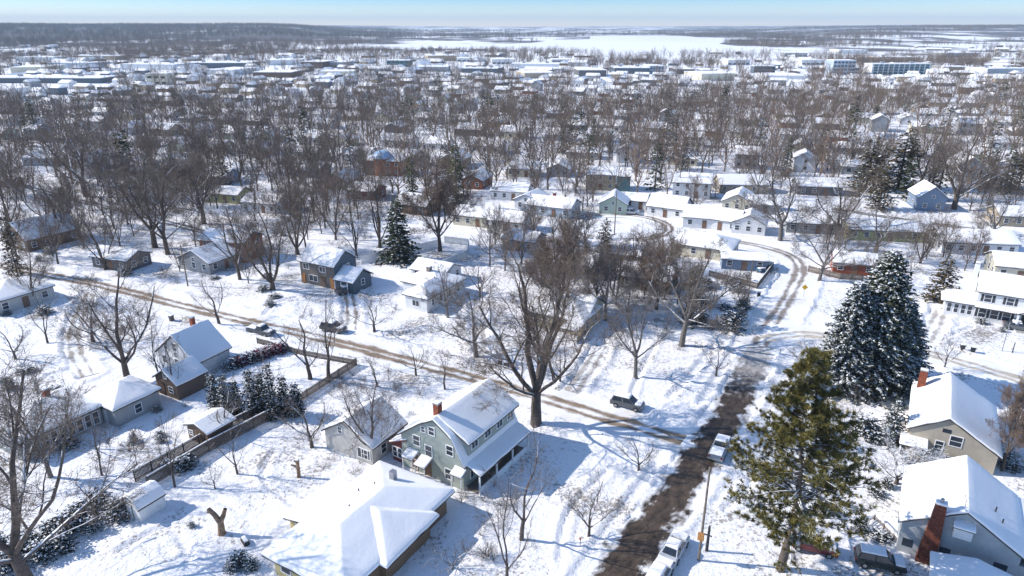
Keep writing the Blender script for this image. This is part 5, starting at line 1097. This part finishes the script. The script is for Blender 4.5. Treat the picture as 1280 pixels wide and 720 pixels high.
# ------------------------------------------------------------------ the built-up area further out
RS = random.Random(77)
def copy_tree(o, parent=None):
    c = o.copy(); COL.objects.link(c)
    if parent is not None: c.parent = parent
    for ch in KIDS[o.name]: copy_tree(ch, c)
    return c
KIDS = {}
def index_kids(o):
    KIDS[o.name] = list(o.children)
    for ch in o.children: index_kids(ch)
protos = []
for i, (L, W, ze, zr, wall, kind) in enumerate([(13, 9, 2.9, 5.1, 'white', 'gable'), (11, 9, 2.9, 5.0, 'cream', 'gable'), (14, 9.5, 2.8, 4.6, 'grey', 'hip'), (10, 8.5, 5.0, 7.2, 'white', 'gable'), (12, 9, 2.9, 5.1, 'tan', 'gable'),
      (11, 9, 2.9, 5.3, 'paleblue', 'gable'), (9, 8, 5.2, 7.6, 'grey', 'gable'), (13, 9, 2.8, 4.7, 'orangebrick', 'hip'), (10, 9, 2.9, 5.2, 'palegreen', 'gable'), (12, 9, 2.9, 5.0, 'darkgrey', 'gable')]):
    h = house('', (0, 0), 0, L, W, ze, zr, wall, kind, bevel=0, t=.26)
    for s in 'RA' if i % 2 else 'RB':
        n = 3 if s == 'R' else 1
        for k in range(n):
            u = (k + .5 - n / 2) * (h['wl'] if s == 'R' else h['ww']) / n; window(h, s, u, 1.6, 1.2, 1.2, 'dark')
            if ze > 4.6: window(h, s, u, 4.2, 1.1, 1.2, 'dark')
    HOUSES.pop(); protos.append((h['o'], wall, zr, kind, ze)); 
bpy.context.view_layer.update()
for p in protos: index_kids(p[0])
adj = dict(white='white', cream='cream', grey='grey', tan='tan', paleblue='pale blue', orangebrick='orange brick', palegreen='pale green', darkgrey='dark grey')
FARH = []; far_stuff = []
cand = []
ux, uy = math.cos(R(72)), math.sin(R(72)); vx, vy = math.cos(R(-18)), math.sin(R(-18))
for k in range(2, 22):
    for side in (-1, 1):
        for j in range(-62, 62):
            if RS.random() < .10: continue
            d = 78 * k + side * 17 + RS.uniform(-2, 2); s = j * 21 + RS.uniform(-2.5, 2.5)
            x = ux * d + vx * s + 10; y = uy * d + vy * s + 20
            px, py = proj(x, y, 3)
            if not (-40 < px < 1320) or py < 92: continue
            if y < 215 or (y < 250 and RS.random() < .3): continue
            if min(math.hypot(x - a[0], y - a[1]) for a in HOUSES) < 17: continue
            q = Vector((x, y))
            if min((q - p).length for r in ROADS.values() for p in r['line'][::4]) < 12: continue
            cand.append((math.hypot(x, y), x, y, RS.choice([-18, -18, -18, 162, 72, 252]) + RS.uniform(-3, 3)))
cand.sort()
used = set()
for n, (d, x, y, rot) in enumerate(cand):
    if n < 225:
        i = RS.choice([0, 0, 0, 1, 1, 2, 3, 4, 5, 6, 7, 8, 9]); pr = protos[i]
        if i not in used: o = pr[0]; used.add(i)
        else: o = copy_tree(pr[0])
        o.location = (x, y, 0 if y < 415 else -1.6); o.rotation_euler = (0, 0, R(rot)); s = RS.uniform(.9, 1.12); o.scale = (s, s, s); FARH.append((x, y, o, pr[2] * s, pr[1], pr[3], pr[4]))
    else: far_stuff.append((x, y, rot))
for i, pr in enumerate(protos):
    if i not in used:
        for ch in list(pr[0].children_recursive): bpy.data.objects.remove(ch)
        bpy.data.objects.remove(pr[0])
HB = [(a[0], a[1]) for a in HOUSES] + [(a[0], a[1]) for a in FARH]
# roofs beyond the three hundredth house, thinning out towards the valley
LXY = [(p.x, p.y) for p in LAKE]
def in_lake(x, y):
    c = False; j = len(LXY) - 1
    for i in range(len(LXY)):
        xi, yi = LXY[i]; xj, yj = LXY[j]
        if (yi > y) != (yj > y) and x < (xj - xi) * (y - yi) / (yj - yi) + xi: c = not c
        j = i
    return c
for i in range(800):
    d = 650 * (1 - RS.random() * .78) ** -.75; a = RS.uniform(-.80, .80); x = a * d; y = d
    if in_lake(x, y): continue
    if float(vnoise(x * .004, y * .004, 5)) > .30: far_stuff.append((x, y, RS.choice([-18, 72])))
# long flat-roofed buildings on the valley floor
BIGB = []
def block(label, px0, px1, pyb, hm, depth, wall, rot=-3, win=0, name='flat_roofed_building', sills=None, roofh=.5, group='flat-roofed buildings of the business district'):
    a = G(px0, pyb); b = G(px1, pyb); L = (b - a).length; c = (a + b) / 2; zg = float(land_h(np.array([c.x]), np.array([c.y]))[0])
    o = empty(name, label, 'building', (c.x, c.y + depth / 2, zg), R(rot), group)
    link('wall', MB().box(-L / 2, L / 2, -depth / 2, depth / 2, -.5, hm).mesh('wall', wallmat(wall)), o)
    link('roof', MB().box(-L / 2 - .3, L / 2 + .3, -depth / 2 - .3, depth / 2 + .3, hm, hm + roofh).mesh('roof', M_ROOFSNOW), o)
    if win:
        rows = max(1, int(hm / 3.6)); wm = MB().box(-L / win * .32, L / win * .32, -.12, .02, -.9, .9).mesh('window', M_GLASS)
        for r in range(rows):
            for i in range(win): q = link('window', wm, o); q.location = ((i + .5 - win / 2) * L / win, -depth / 2, 1.9 + r * hm / rows)
    if L > 40:
        for i in range(2): link('roof_unit', MB().box(-2, 2, -1.5, 1.5, 0, 2).mesh('roof_unit', M_METAL), o, ((i - .5) * L * .5, 2, hm + roofh))
    BIGB.append((c.x, c.y, o, hm, L)); return o, L, depth
o, L, dp = block('long pale apartment hotel with rows of teal window bays at upper right', 1087, 1163, 91.5, 11.5, 18, 'white', rot=4, name='apartment_block')
teal = mat('teal_glass', (.05, .13, .15), rough=.25, var=.3)
bay = MB().box(-L * .030, L * .030, -.5, .02, .4, 10.9).mesh('window_bay', teal); bal = MB().box(-L * .031, L * .031, -1.3, -.5, 0, .35).mesh('balcony', M_WHITE)
for i in range(11):
    q = link('window_bay', bay, o); q.location = ((i - 5) * L * .088, -dp / 2, 0)
    for k in range(3): link('balcony', bal, q, (0, 0, 3.2 + k * 2.9))
block('blue-grey office tower with dark window grid left of the teal-windowed hotel', 1041, 1068, 92, 15.5, 22, 'paleblue', win=6, name='office_tower'); block('dark glass office block with blue front near the right part of the frozen lake', 943, 969, 90, 8, 16, 'slate', win=5, name='office_block')
block('very long blue-grey warehouse at the left edge below the hills', -30, 128, 102, 4.8, 34, 'slate', win=0, name='warehouse', rot=-2); block('pale square tower block among the left treetops', 184, 210, 104, 10, 16, 'cream', win=3, name='office_tower')
spec = [(225, 312, 84, 5, 'slate'), (318, 366, 97, 5, 'brown'), (380, 408, 84, 6, 'brown'), (411, 433, 83, 5, 'grey'), (484, 512, 82, 6, 'teal'), (531, 567, 75, 6, 'tan'), (571, 602, 76, 4, 'white'), (614, 642, 79, 5, 'white'), (722, 757, 94, 5, 'darkgrey'),
 (768, 812, 91, 5, 'slate'), (811, 829, 90, 6, 'paleblue'), (846, 868, 91, 4, 'darkgrey'), (878, 896, 92, 4, 'blue'), (1000, 1030, 80, 5, 'white'), (150, 226, 86, 5, 'white'), (60, 118, 84, 5, 'paleblue'), (10, 52, 90, 5, 'cream'), (262, 300, 92, 4, 'white'),
 (640, 700, 84, 4, 'white'), (690, 720, 78, 4, 'grey'), (905, 935, 80, 5, 'white'), (1180, 1215, 88, 4, 'tan'), (1225, 1290, 92, 5, 'white'), (1100, 1150, 76, 5, 'tan'), (985, 1012, 70, 5, 'grey'), (1050, 1085, 66, 5, 'white'), (1175, 1225, 70, 5, 'grey'), (1240, 1275, 78, 5, 'cream'),
 (455, 478, 92, 5, 'grey'), (400, 440, 94, 4, 'cream'), (520, 560, 88, 4, 'grey'), (580, 625, 90, 4, 'slate'), (650, 690, 96, 4, 'tan'), (870, 915, 99, 5, 'cream'), (960, 1010, 100, 4, 'white'), (90, 150, 74, 5, 'tan'), (330, 372, 80, 5, 'white'), (20, 70, 76, 5, 'white')]
spec.sort()
ordw = ['nearest', 'second nearest', 'third nearest', 'fourth nearest', 'fifth nearest', 'sixth nearest', 'seventh nearest', 'eighth nearest', 'ninth nearest', 'tenth nearest', 'eleventh nearest', 'twelfth nearest', 'thirteenth nearest', 'fourteenth nearest', 'fifteenth nearest', 'sixteenth nearest', 'seventeenth nearest', 'eighteenth nearest', 'nineteenth nearest', 'twentieth nearest']
pos = ['leftmost', 'second', 'third', 'fourth', 'fifth', 'sixth', 'seventh', 'eighth', 'ninth', 'tenth', 'eleventh', 'twelfth', 'thirteenth']
ct = {}; tot = {}
for s in spec: tot[s[4]] = tot.get(s[4], 0) + 1
nice = dict(slate='dark slate', brown='brown', grey='grey', teal='teal-walled', tan='tan', white='white', darkgrey='dark grey', paleblue='pale blue', blue='deep blue', cream='cream')
for s in spec:
    i = ct.get(s[4], 0); ct[s[4]] = i + 1
    where = pos[i] + (' from the left' if i else '') + ' of the %s ones' % nice[s[4]] if tot[s[4]] > 1 else 'the only one of that colour'
    block('flat-roofed %s building in the valley, %s' % (nice[s[4]], where), s[0], s[1], s[2], s[3] * 1.35, RS.uniform(26, 55), s[4], rot=RS.choice([-4, 0, 3, 12, -12]), win=0 if s[1] - s[0] > 34 else 5)

far_stuff = [f for f in far_stuff if not any((abs(f[0] - q[0]) < q[4] / 2 + 10 and abs(f[1] - q[1] - 12) < 34) or (0 < q[1] - f[1] < 45 and abs(f[0] * q[1] / f[1] - q[0]) < q[4] / 2) for q in BIGB)]
hw = MB(); hr = MB(); hh = MB()
rg = np.random.default_rng(4)
fx = np.array([f[0] for f in far_stuff]); fy = np.array([f[1] for f in far_stuff]); fz = land_h(fx, fy)
for (x, y, rot), z in zip(far_stuff, fz):
    L, W = RS.uniform(10, 15), RS.uniform(8, 10)
    if y > 800 and RS.random() < .35: L *= 2.2; W *= 1.6
    e_ = RS.choice([3, 3, 3, 5.4]); M = Matrix.Translation((x, y, z)) @ Matrix.Rotation(R(rot), 4, 'Z'); mi = RS.randrange(5)
    o = len(hw.v); hw.box(-L / 2 + .3, L / 2 - .3, -W / 2 + .3, W / 2 - .3, -.5, e_, mi, M)
    pts = [M @ Vector(p) for p in ((-L / 2, -W / 2, e_), (L / 2, -W / 2, e_), (L / 2, W / 2, e_), (-L / 2, W / 2, e_), (-L / 2, 0, e_ + W * .24), (L / 2, 0, e_ + W * .24))]
    hw.poly(pts, [(0, 1, 5, 4), (2, 3, 4, 5), (0, 4, 3), (1, 2, 5), (3, 2, 1, 0)], 5)
    for k in (-.3, .05, .3): hw.box(k * L - .7, k * L + .7, -W / 2 + .24, -W / 2 + .4, 1, 2.2, 6, M)
tag(link('distant_houses', hw.mesh('distant_houses', [wallmat(k) for k in ('white', 'grey', 'tan', 'slate', 'brown')] + [M_ROOFSNOW, M_GLASS])), kind='stuff')

# ------------------------------------------------------------------ woods and garden trees further out
R3 = random.Random(33)
def tree_ok(x, y, road=4.8, hs=.44):
    for hx, hy, ho, hz, hsz in HOUSES:
        if abs(x - hx) < 9 and abs(y - hy) < 9 and math.hypot(x - hx, y - hy) < hsz * hs + 1: return False
    if y < 260:
        q = Vector((x, y))
        for r in ROADS.values():
            for p in r['line'][::2]:
                if (q - p).length < road: return False
    return True
MID = []
clusters = [(110, 255, 150, 34, 34, 15), (250, 245, 130, 38, 20, 15), (330, 300, 110, 20, 5, 13), (130, 300, 90, 16, 7, 13), (400, 268, 80, 26, 9, 15), (420, 222, 130, 24, 16, 15), (60, 312, 60, 22, 5, 14), (755, 360, 90, 48, 22, 12), (655, 322, 60, 26, 9, 11), (700, 240, 70, 30, 9, 12), (620, 225, 70, 26, 10, 13),
            (1005, 225, 110, 22, 14, 15), (1215, 235, 80, 30, 12, 14), (1205, 318, 70, 26, 8, 9), (880, 205, 150, 18, 18, 14), (1050, 300, 60, 22, 6, 9), (880, 262, 90, 30, 5, 9), (300, 330, 90, 26, 3, 10), (885, 380, 50, 22, 9, 7), (560, 245, 50, 20, 6, 14), (180, 205, 190, 14, 14, 15), (1240, 262, 50, 12, 4, 12), (1120, 345, 70, 20, 3, 8)]
for cx_, cy_, rx, ry, n, Hh in clusters:
    k = 0; tries = 0
    while k < n and tries < n * 12:
        tries += 1; a = R3.uniform(0, 6.28); rr = math.sqrt(R3.random()); c = G(cx_ + rx * rr * math.cos(a), cy_ + ry * rr * math.sin(a))
        if not tree_ok(c.x, c.y) or any(math.hypot(c.x - t[0], c.y - t[1]) < 3.4 for t in TREES + MID): continue
        MID.append((c.x, c.y, Hh * R3.uniform(.75, 1.2))); k += 1
outer = []
def hides_block(x, y):
    for b in BIGB:
        t = b[1] / max(y, 1)
        if b[4] > 25 and -12 < b[1] - y < (150 if b[1] < 900 else 110) and abs(x * t - b[0]) < b[4] / 2 + 4: return True
        if abs(x - b[0]) < b[4] / 2 + 4 and abs(y - b[1] - 15) < 26: return True
    return False
xs_ = np.random.default_rng(8).uniform(size=(60000, 3))
hgrid = set((int(a // 7), int(b // 7)) for a, b in HB)
for a, b, c_ in xs_:
    y = math.sqrt(205 ** 2 + a * (1250 ** 2 - 205 ** 2)); x = (b - .5) * 1.66 * y
    n = float(fbm(x * .013, y * .013, 31, 3)); lim = 440 + 50 * min(1, max(0, (x / y + .3) / .4)); dn = 1.0 if y < lim else (.30 if y < lim + 60 else (.10 if y < 700 else .06))
    if y < 240 and c_ > .5: continue
    if c_ * .9 > dn * min(1.0, max(.10, (n - .30) * 4.0)): continue
    outer.append((y, x, y, c_))
occ = {}
def far_enough(x, y, r):
    gx, gy = int(x // 8), int(y // 8)
    for i in (-1, 0, 1):
        for j in (-1, 0, 1):
            for (a, b) in occ.get((gx + i, gy + j), ()):
                if (a - x) ** 2 + (b - y) ** 2 < r * r: return False
    occ.setdefault((gx, gy), []).append((x, y)); return True
keep = []
for y0_, x, y, c_ in outer:
    if (int(x // 7), int(y // 7)) in hgrid or hides_block(x, y): continue
    if y < 290 and not tree_ok(x, y): continue
    if not far_enough(x, y, 7.9): continue
    keep.append((x, y, 17 * (0.62 + .55 * ((c_ * 977) % 1.0))))
keep.sort(key=lambda t: math.hypot(t[0], t[1]))
for (x, y, H) in MID: put_tree('midtree', x, y, H, None, rnd=R3)
n_bare = sum(1 for t in TREES if t[4] == 'bare_tree')
n_more = max(0, 298 - n_bare); ncon = 0
inst = []
for i, (x, y, H) in enumerate(keep):
    z = 0 if y < 415 else -1.6
    if R3.random() < .05 and ncon < 70 and y < 640:
        t = put_conifer('far', x, y, H * .85, None); t.location.z = z; ncon += 1
    elif n_more > 0: t = put_tree('midtree', x, y, H, None, rnd=R3); t.location.z = z; n_more -= 1
    else: inst.append((x, y, z, H * 1.05, R3.random() * (.98 if y < 640 else .94)))
# valley woods and tree belts out to the hills
g5 = np.random.default_rng(15); m = 52000
yy = np.sqrt(950 ** 2 + g5.uniform(size=m) ** 1.5 * (6200 ** 2 - 950 ** 2)); xx = (g5.uniform(size=m) - .5) * 1.72 * yy
band = fbm(xx * .0016, yy * .0042, 51, 4); aa = xx / yy
thr = .62 - np.where((aa < -.30) & (yy > 1500), .08, 0) - np.where((aa < -.17) & (yy > 1150), .10, 0) - np.where((aa > .2) & (yy > 3400), .07, 0) - np.where(yy > 4800, .05, 0)
sel = band > thr; xx = xx[sel]; yy = yy[sel]; zz = land_h(xx, yy)
for x, y, z in zip(xx, yy, zz):
    if in_lake(x, y) or (y < 1800 and hides_block(x, y)): continue
    inst.append((x, y, z, R3.uniform(11, 17) * (1.25 if y > 2000 else 1), R3.random() * .94))
def far_variant(s):
    thick, thin = grow(seed=s, H=15, trunk=.18, limbs=6, spread=.65 + .12 * (s % 3), kids=(7, 6), twig=.085, r0=.30, trop=.07, minlev=2)
    return seg_mesh('crown', thick + thin, [M_TWIGB if s % 3 == 0 else M_TWIG], 3)
src = bpy.data.collections.new('far_tree_shapes')
for s in (101, 102, 103, 104, 105, 106): src.objects.link(bpy.data.objects.new('far_tree', far_variant(s)))
zc = bpy.data.objects.new('far_tree_z', CV['far']['crown']); src.objects.link(zc)
pm = bpy.data.meshes.new('distant_woods'); P = np.array(inst); pm.vertices.add(len(P)); pm.vertices.foreach_set('co', P[:, :3].astype(np.float32).ravel())
print('instanced far trees', len(P), 'bare', n_bare, 'houses', len(HOUSES), len(FARH), 'far stuff', len(far_stuff))
for nm, vals in (('tsize', P[:, 3] / 15.0), ('trot', P[:, 4] * 97 % 6.28)): at = pm.attributes.new(nm, 'FLOAT', 'POINT'); at.data.foreach_set('value', vals.astype(np.float32))
ai = pm.attributes.new('tpick', 'INT', 'POINT'); ai.data.foreach_set('value', np.where(P[:, 4] > .95, 6, (P[:, 4] * 6 / .95).astype(int)).clip(0, 6).astype(np.int32))
woods = link('distant_woods', pm); tag(woods, kind='stuff')
ng = bpy.data.node_groups.new('scatter_trees', 'GeometryNodeTree'); ng.interface.new_socket('Geometry', in_out='INPUT', socket_type='NodeSocketGeometry'); ng.interface.new_socket('Geometry', in_out='OUTPUT', socket_type='NodeSocketGeometry')
gi = ng.nodes.new('NodeGroupInput'); go = ng.nodes.new('NodeGroupOutput'); iop = ng.nodes.new('GeometryNodeInstanceOnPoints'); ci = ng.nodes.new('GeometryNodeCollectionInfo')
ci.inputs['Collection'].default_value = src; ci.inputs['Separate Children'].default_value = True; ci.inputs['Reset Children'].default_value = True; iop.inputs['Pick Instance'].default_value = True
def attr(nm, ty): a = ng.nodes.new('GeometryNodeInputNamedAttribute'); a.data_type = ty; a.inputs['Name'].default_value = nm; return a.outputs['Attribute']
cmb = ng.nodes.new('ShaderNodeCombineXYZ'); ng.links.new(attr('trot', 'FLOAT'), cmb.inputs['Z'])
ng.links.new(gi.outputs[0], iop.inputs['Points']); ng.links.new(ci.outputs[0], iop.inputs['Instance']); ng.links.new(attr('tpick', 'INT'), iop.inputs['Instance Index']); ng.links.new(cmb.outputs[0], iop.inputs['Rotation']); ng.links.new(attr('tsize', 'FLOAT'), iop.inputs['Scale'])
ng.links.new(iop.outputs[0], go.inputs[0]); md = woods.modifiers.new('scatter', 'NODES'); md.node_group = ng

# ------------------------------------------------------------------ labels of the many: each by rank from a landmark
LM = [('the green-grey house', -5.9, 71.5), ('the front ranch house', -15, 56), ('the brown wooden shed', -39, 76), ('the sunroom house', -61, 77), ('the tall white house', -49, 97), ('the dark slate house', -38, 134), ('the white ranch with hip roof', -15, 127),
      ('the shuttered white house', 92, 113), ('the grey-brown house', 55.6, 76), ('the shingled house', 46, 57), ('the orange-walled low house', -96.0, 122.0), ('the tan house', 9, 112.5)]
for px, py, nm in [(482, 194, 'the dome building'), (522, 247, 'the brown gabled house'), (752, 212, 'the two-storey tan house'), (768, 246, 'the pale green gable house'), (692, 250, 'the pale blue-grey ranch'), (838, 250, 'the white cul-de-sac house'), (866, 221, 'the long white house'), (925, 223, 'the long tan ranch'),
                   (938, 270, 'the white street-bend house'), (930, 318, 'the blue-walled garage'), (1161, 234, 'the bright blue house'), (1108, 279, 'the yellow-green ranch'), (1216, 292, 'the right-hand white ranch'), (288, 292, 'the rust-red house'), (50, 280, 'the big blue-shaded roof'),
                   (62, 192, 'the far left grey ranch'), (103, 200, 'the narrow white house'), (284, 236, 'the olive-walled ranch'), (640, 232, 'the white bungalow above centre'), (905, 385, 'the shaded wooded corner'), (1208, 200, 'the tall steep-roofed white house'), (388, 206, 'the shaded blue-grey house'), (1022, 226, 'the dark grey bungalow'),
                   (105, 120, 'the long blue-grey warehouse'), (197, 104, 'the pale tower block'), (342, 97, 'the brown flat-roofed block'), (500, 82, 'the teal-walled flat block'), (740, 94, 'the dark grey flat block'), (955, 90, 'the dark glass office'), (1054, 92, 'the blue-grey tower'), (1125, 92, 'the teal-windowed hotel'), (1272, 262, 'the tan right-edge house')]:
    c = G(px, py, 2); LM.append((nm, c.x, c.y))
LMP = [(n, x, y) + proj(x, y, 2) for n, x, y in LM]
ORD = ['nearest', 'second nearest', 'third nearest', 'fourth nearest', 'fifth nearest', 'sixth nearest', 'seventh nearest', 'eighth nearest', 'ninth nearest', 'tenth nearest', 'eleventh nearest', 'twelfth nearest', 'thirteenth nearest', 'fourteenth nearest', 'fifteenth nearest', 'sixteenth nearest', 'seventeenth nearest', 'eighteenth nearest', 'nineteenth nearest', 'twentieth nearest', 'twenty-first nearest', 'twenty-second nearest', 'twenty-third nearest', 'twenty-fourth nearest', 'twenty-fifth nearest']
def name_all(items):
    """items: (x, y, obj, height, noun); gives each a label ranked by distance among its like"""
    b = {}
    for x, y, o, H, noun in items:
        px, py = proj(x, y, 0)
        if not (-60 < px < 1340 and py < 800): pass
        best = min(LMP, key=lambda l: math.hypot(l[1] - x, l[2] - y)); dx, dy = px - best[3], (best[4] - py) * 2.2
        rel = ('beyond' if dy > 0 else 'in front of') if abs(dy) > abs(dx) else ('right of' if dx > 0 else 'left of')
        b.setdefault((noun, best[0], rel), []).append((math.hypot(best[1] - x, best[2] - y), o))
    for (noun, nm, rel), L in b.items():
        L.sort(key=lambda t: t[0])
        for i, (d, o) in enumerate(L):
            if len(L) == 1: o['label'] = '%s %s %s' % (noun, rel, nm)
            else: o['label'] = '%s %s %s, %s' % (noun, rel, nm, ORD[i] if i < len(ORD) else 'number %d away' % (i + 1))
def tree_noun(t):
    x, y, o, H, nm = t
    sz = 'tall ' if H > 16.5 else ('small ' if H < 11.5 else '')
    if nm == 'bare_tree':
        m = [c for c in o.children if c.name.startswith('crown')]; mm = m[0].data.materials[0].name if m else ''
        return sz + {'twig': 'bare dark-twigged tree', 'twig_brown': 'bare brown-twigged tree', 'twig_grey': 'bare grey-twigged tree'}.get(mm, 'bare tree')
    return sz + 'dark pointed conifer'
bpy.context.view_layer.update()
name_all([(t[0], t[1], t[2], t[3], tree_noun(t)) for t in TREES if not t[2].get('label')])
name_all([(b[0], b[1], b[2], b[3], b[4]) for b in BUSH_OBJS])
name_all([(f[0], f[1], f[2], f[3], 'snow-roofed %s %s' % (adj[f[4]], 'hip-roofed house' if f[5] == 'hip' else ('two-storey house' if f[6] > 4.6 else 'bungalow'))) for f in FARH])

# ------------------------------------------------------------------ winter air
hz = MB().box(-18500, 18500, -18500, 18500, -12, 260).mesh('haze', [])
hm = bpy.data.materials.new('haze_air'); hm.use_nodes = True; hn = hm.node_tree; hn.nodes.clear()
ho_ = hn.nodes.new('ShaderNodeOutputMaterial'); pv_ = hn.nodes.new('ShaderNodeVolumePrincipled'); pv_.inputs['Density'].default_value = .000095; pv_.inputs['Color'].default_value = (.66, .83, 1.0, 1); pv_.inputs['Anisotropy'].default_value = .0
hn.links.new(pv_.outputs[0], ho_.inputs['Volume']); hz.materials.append(hm); tag(link('haze', hz), kind='stuff')
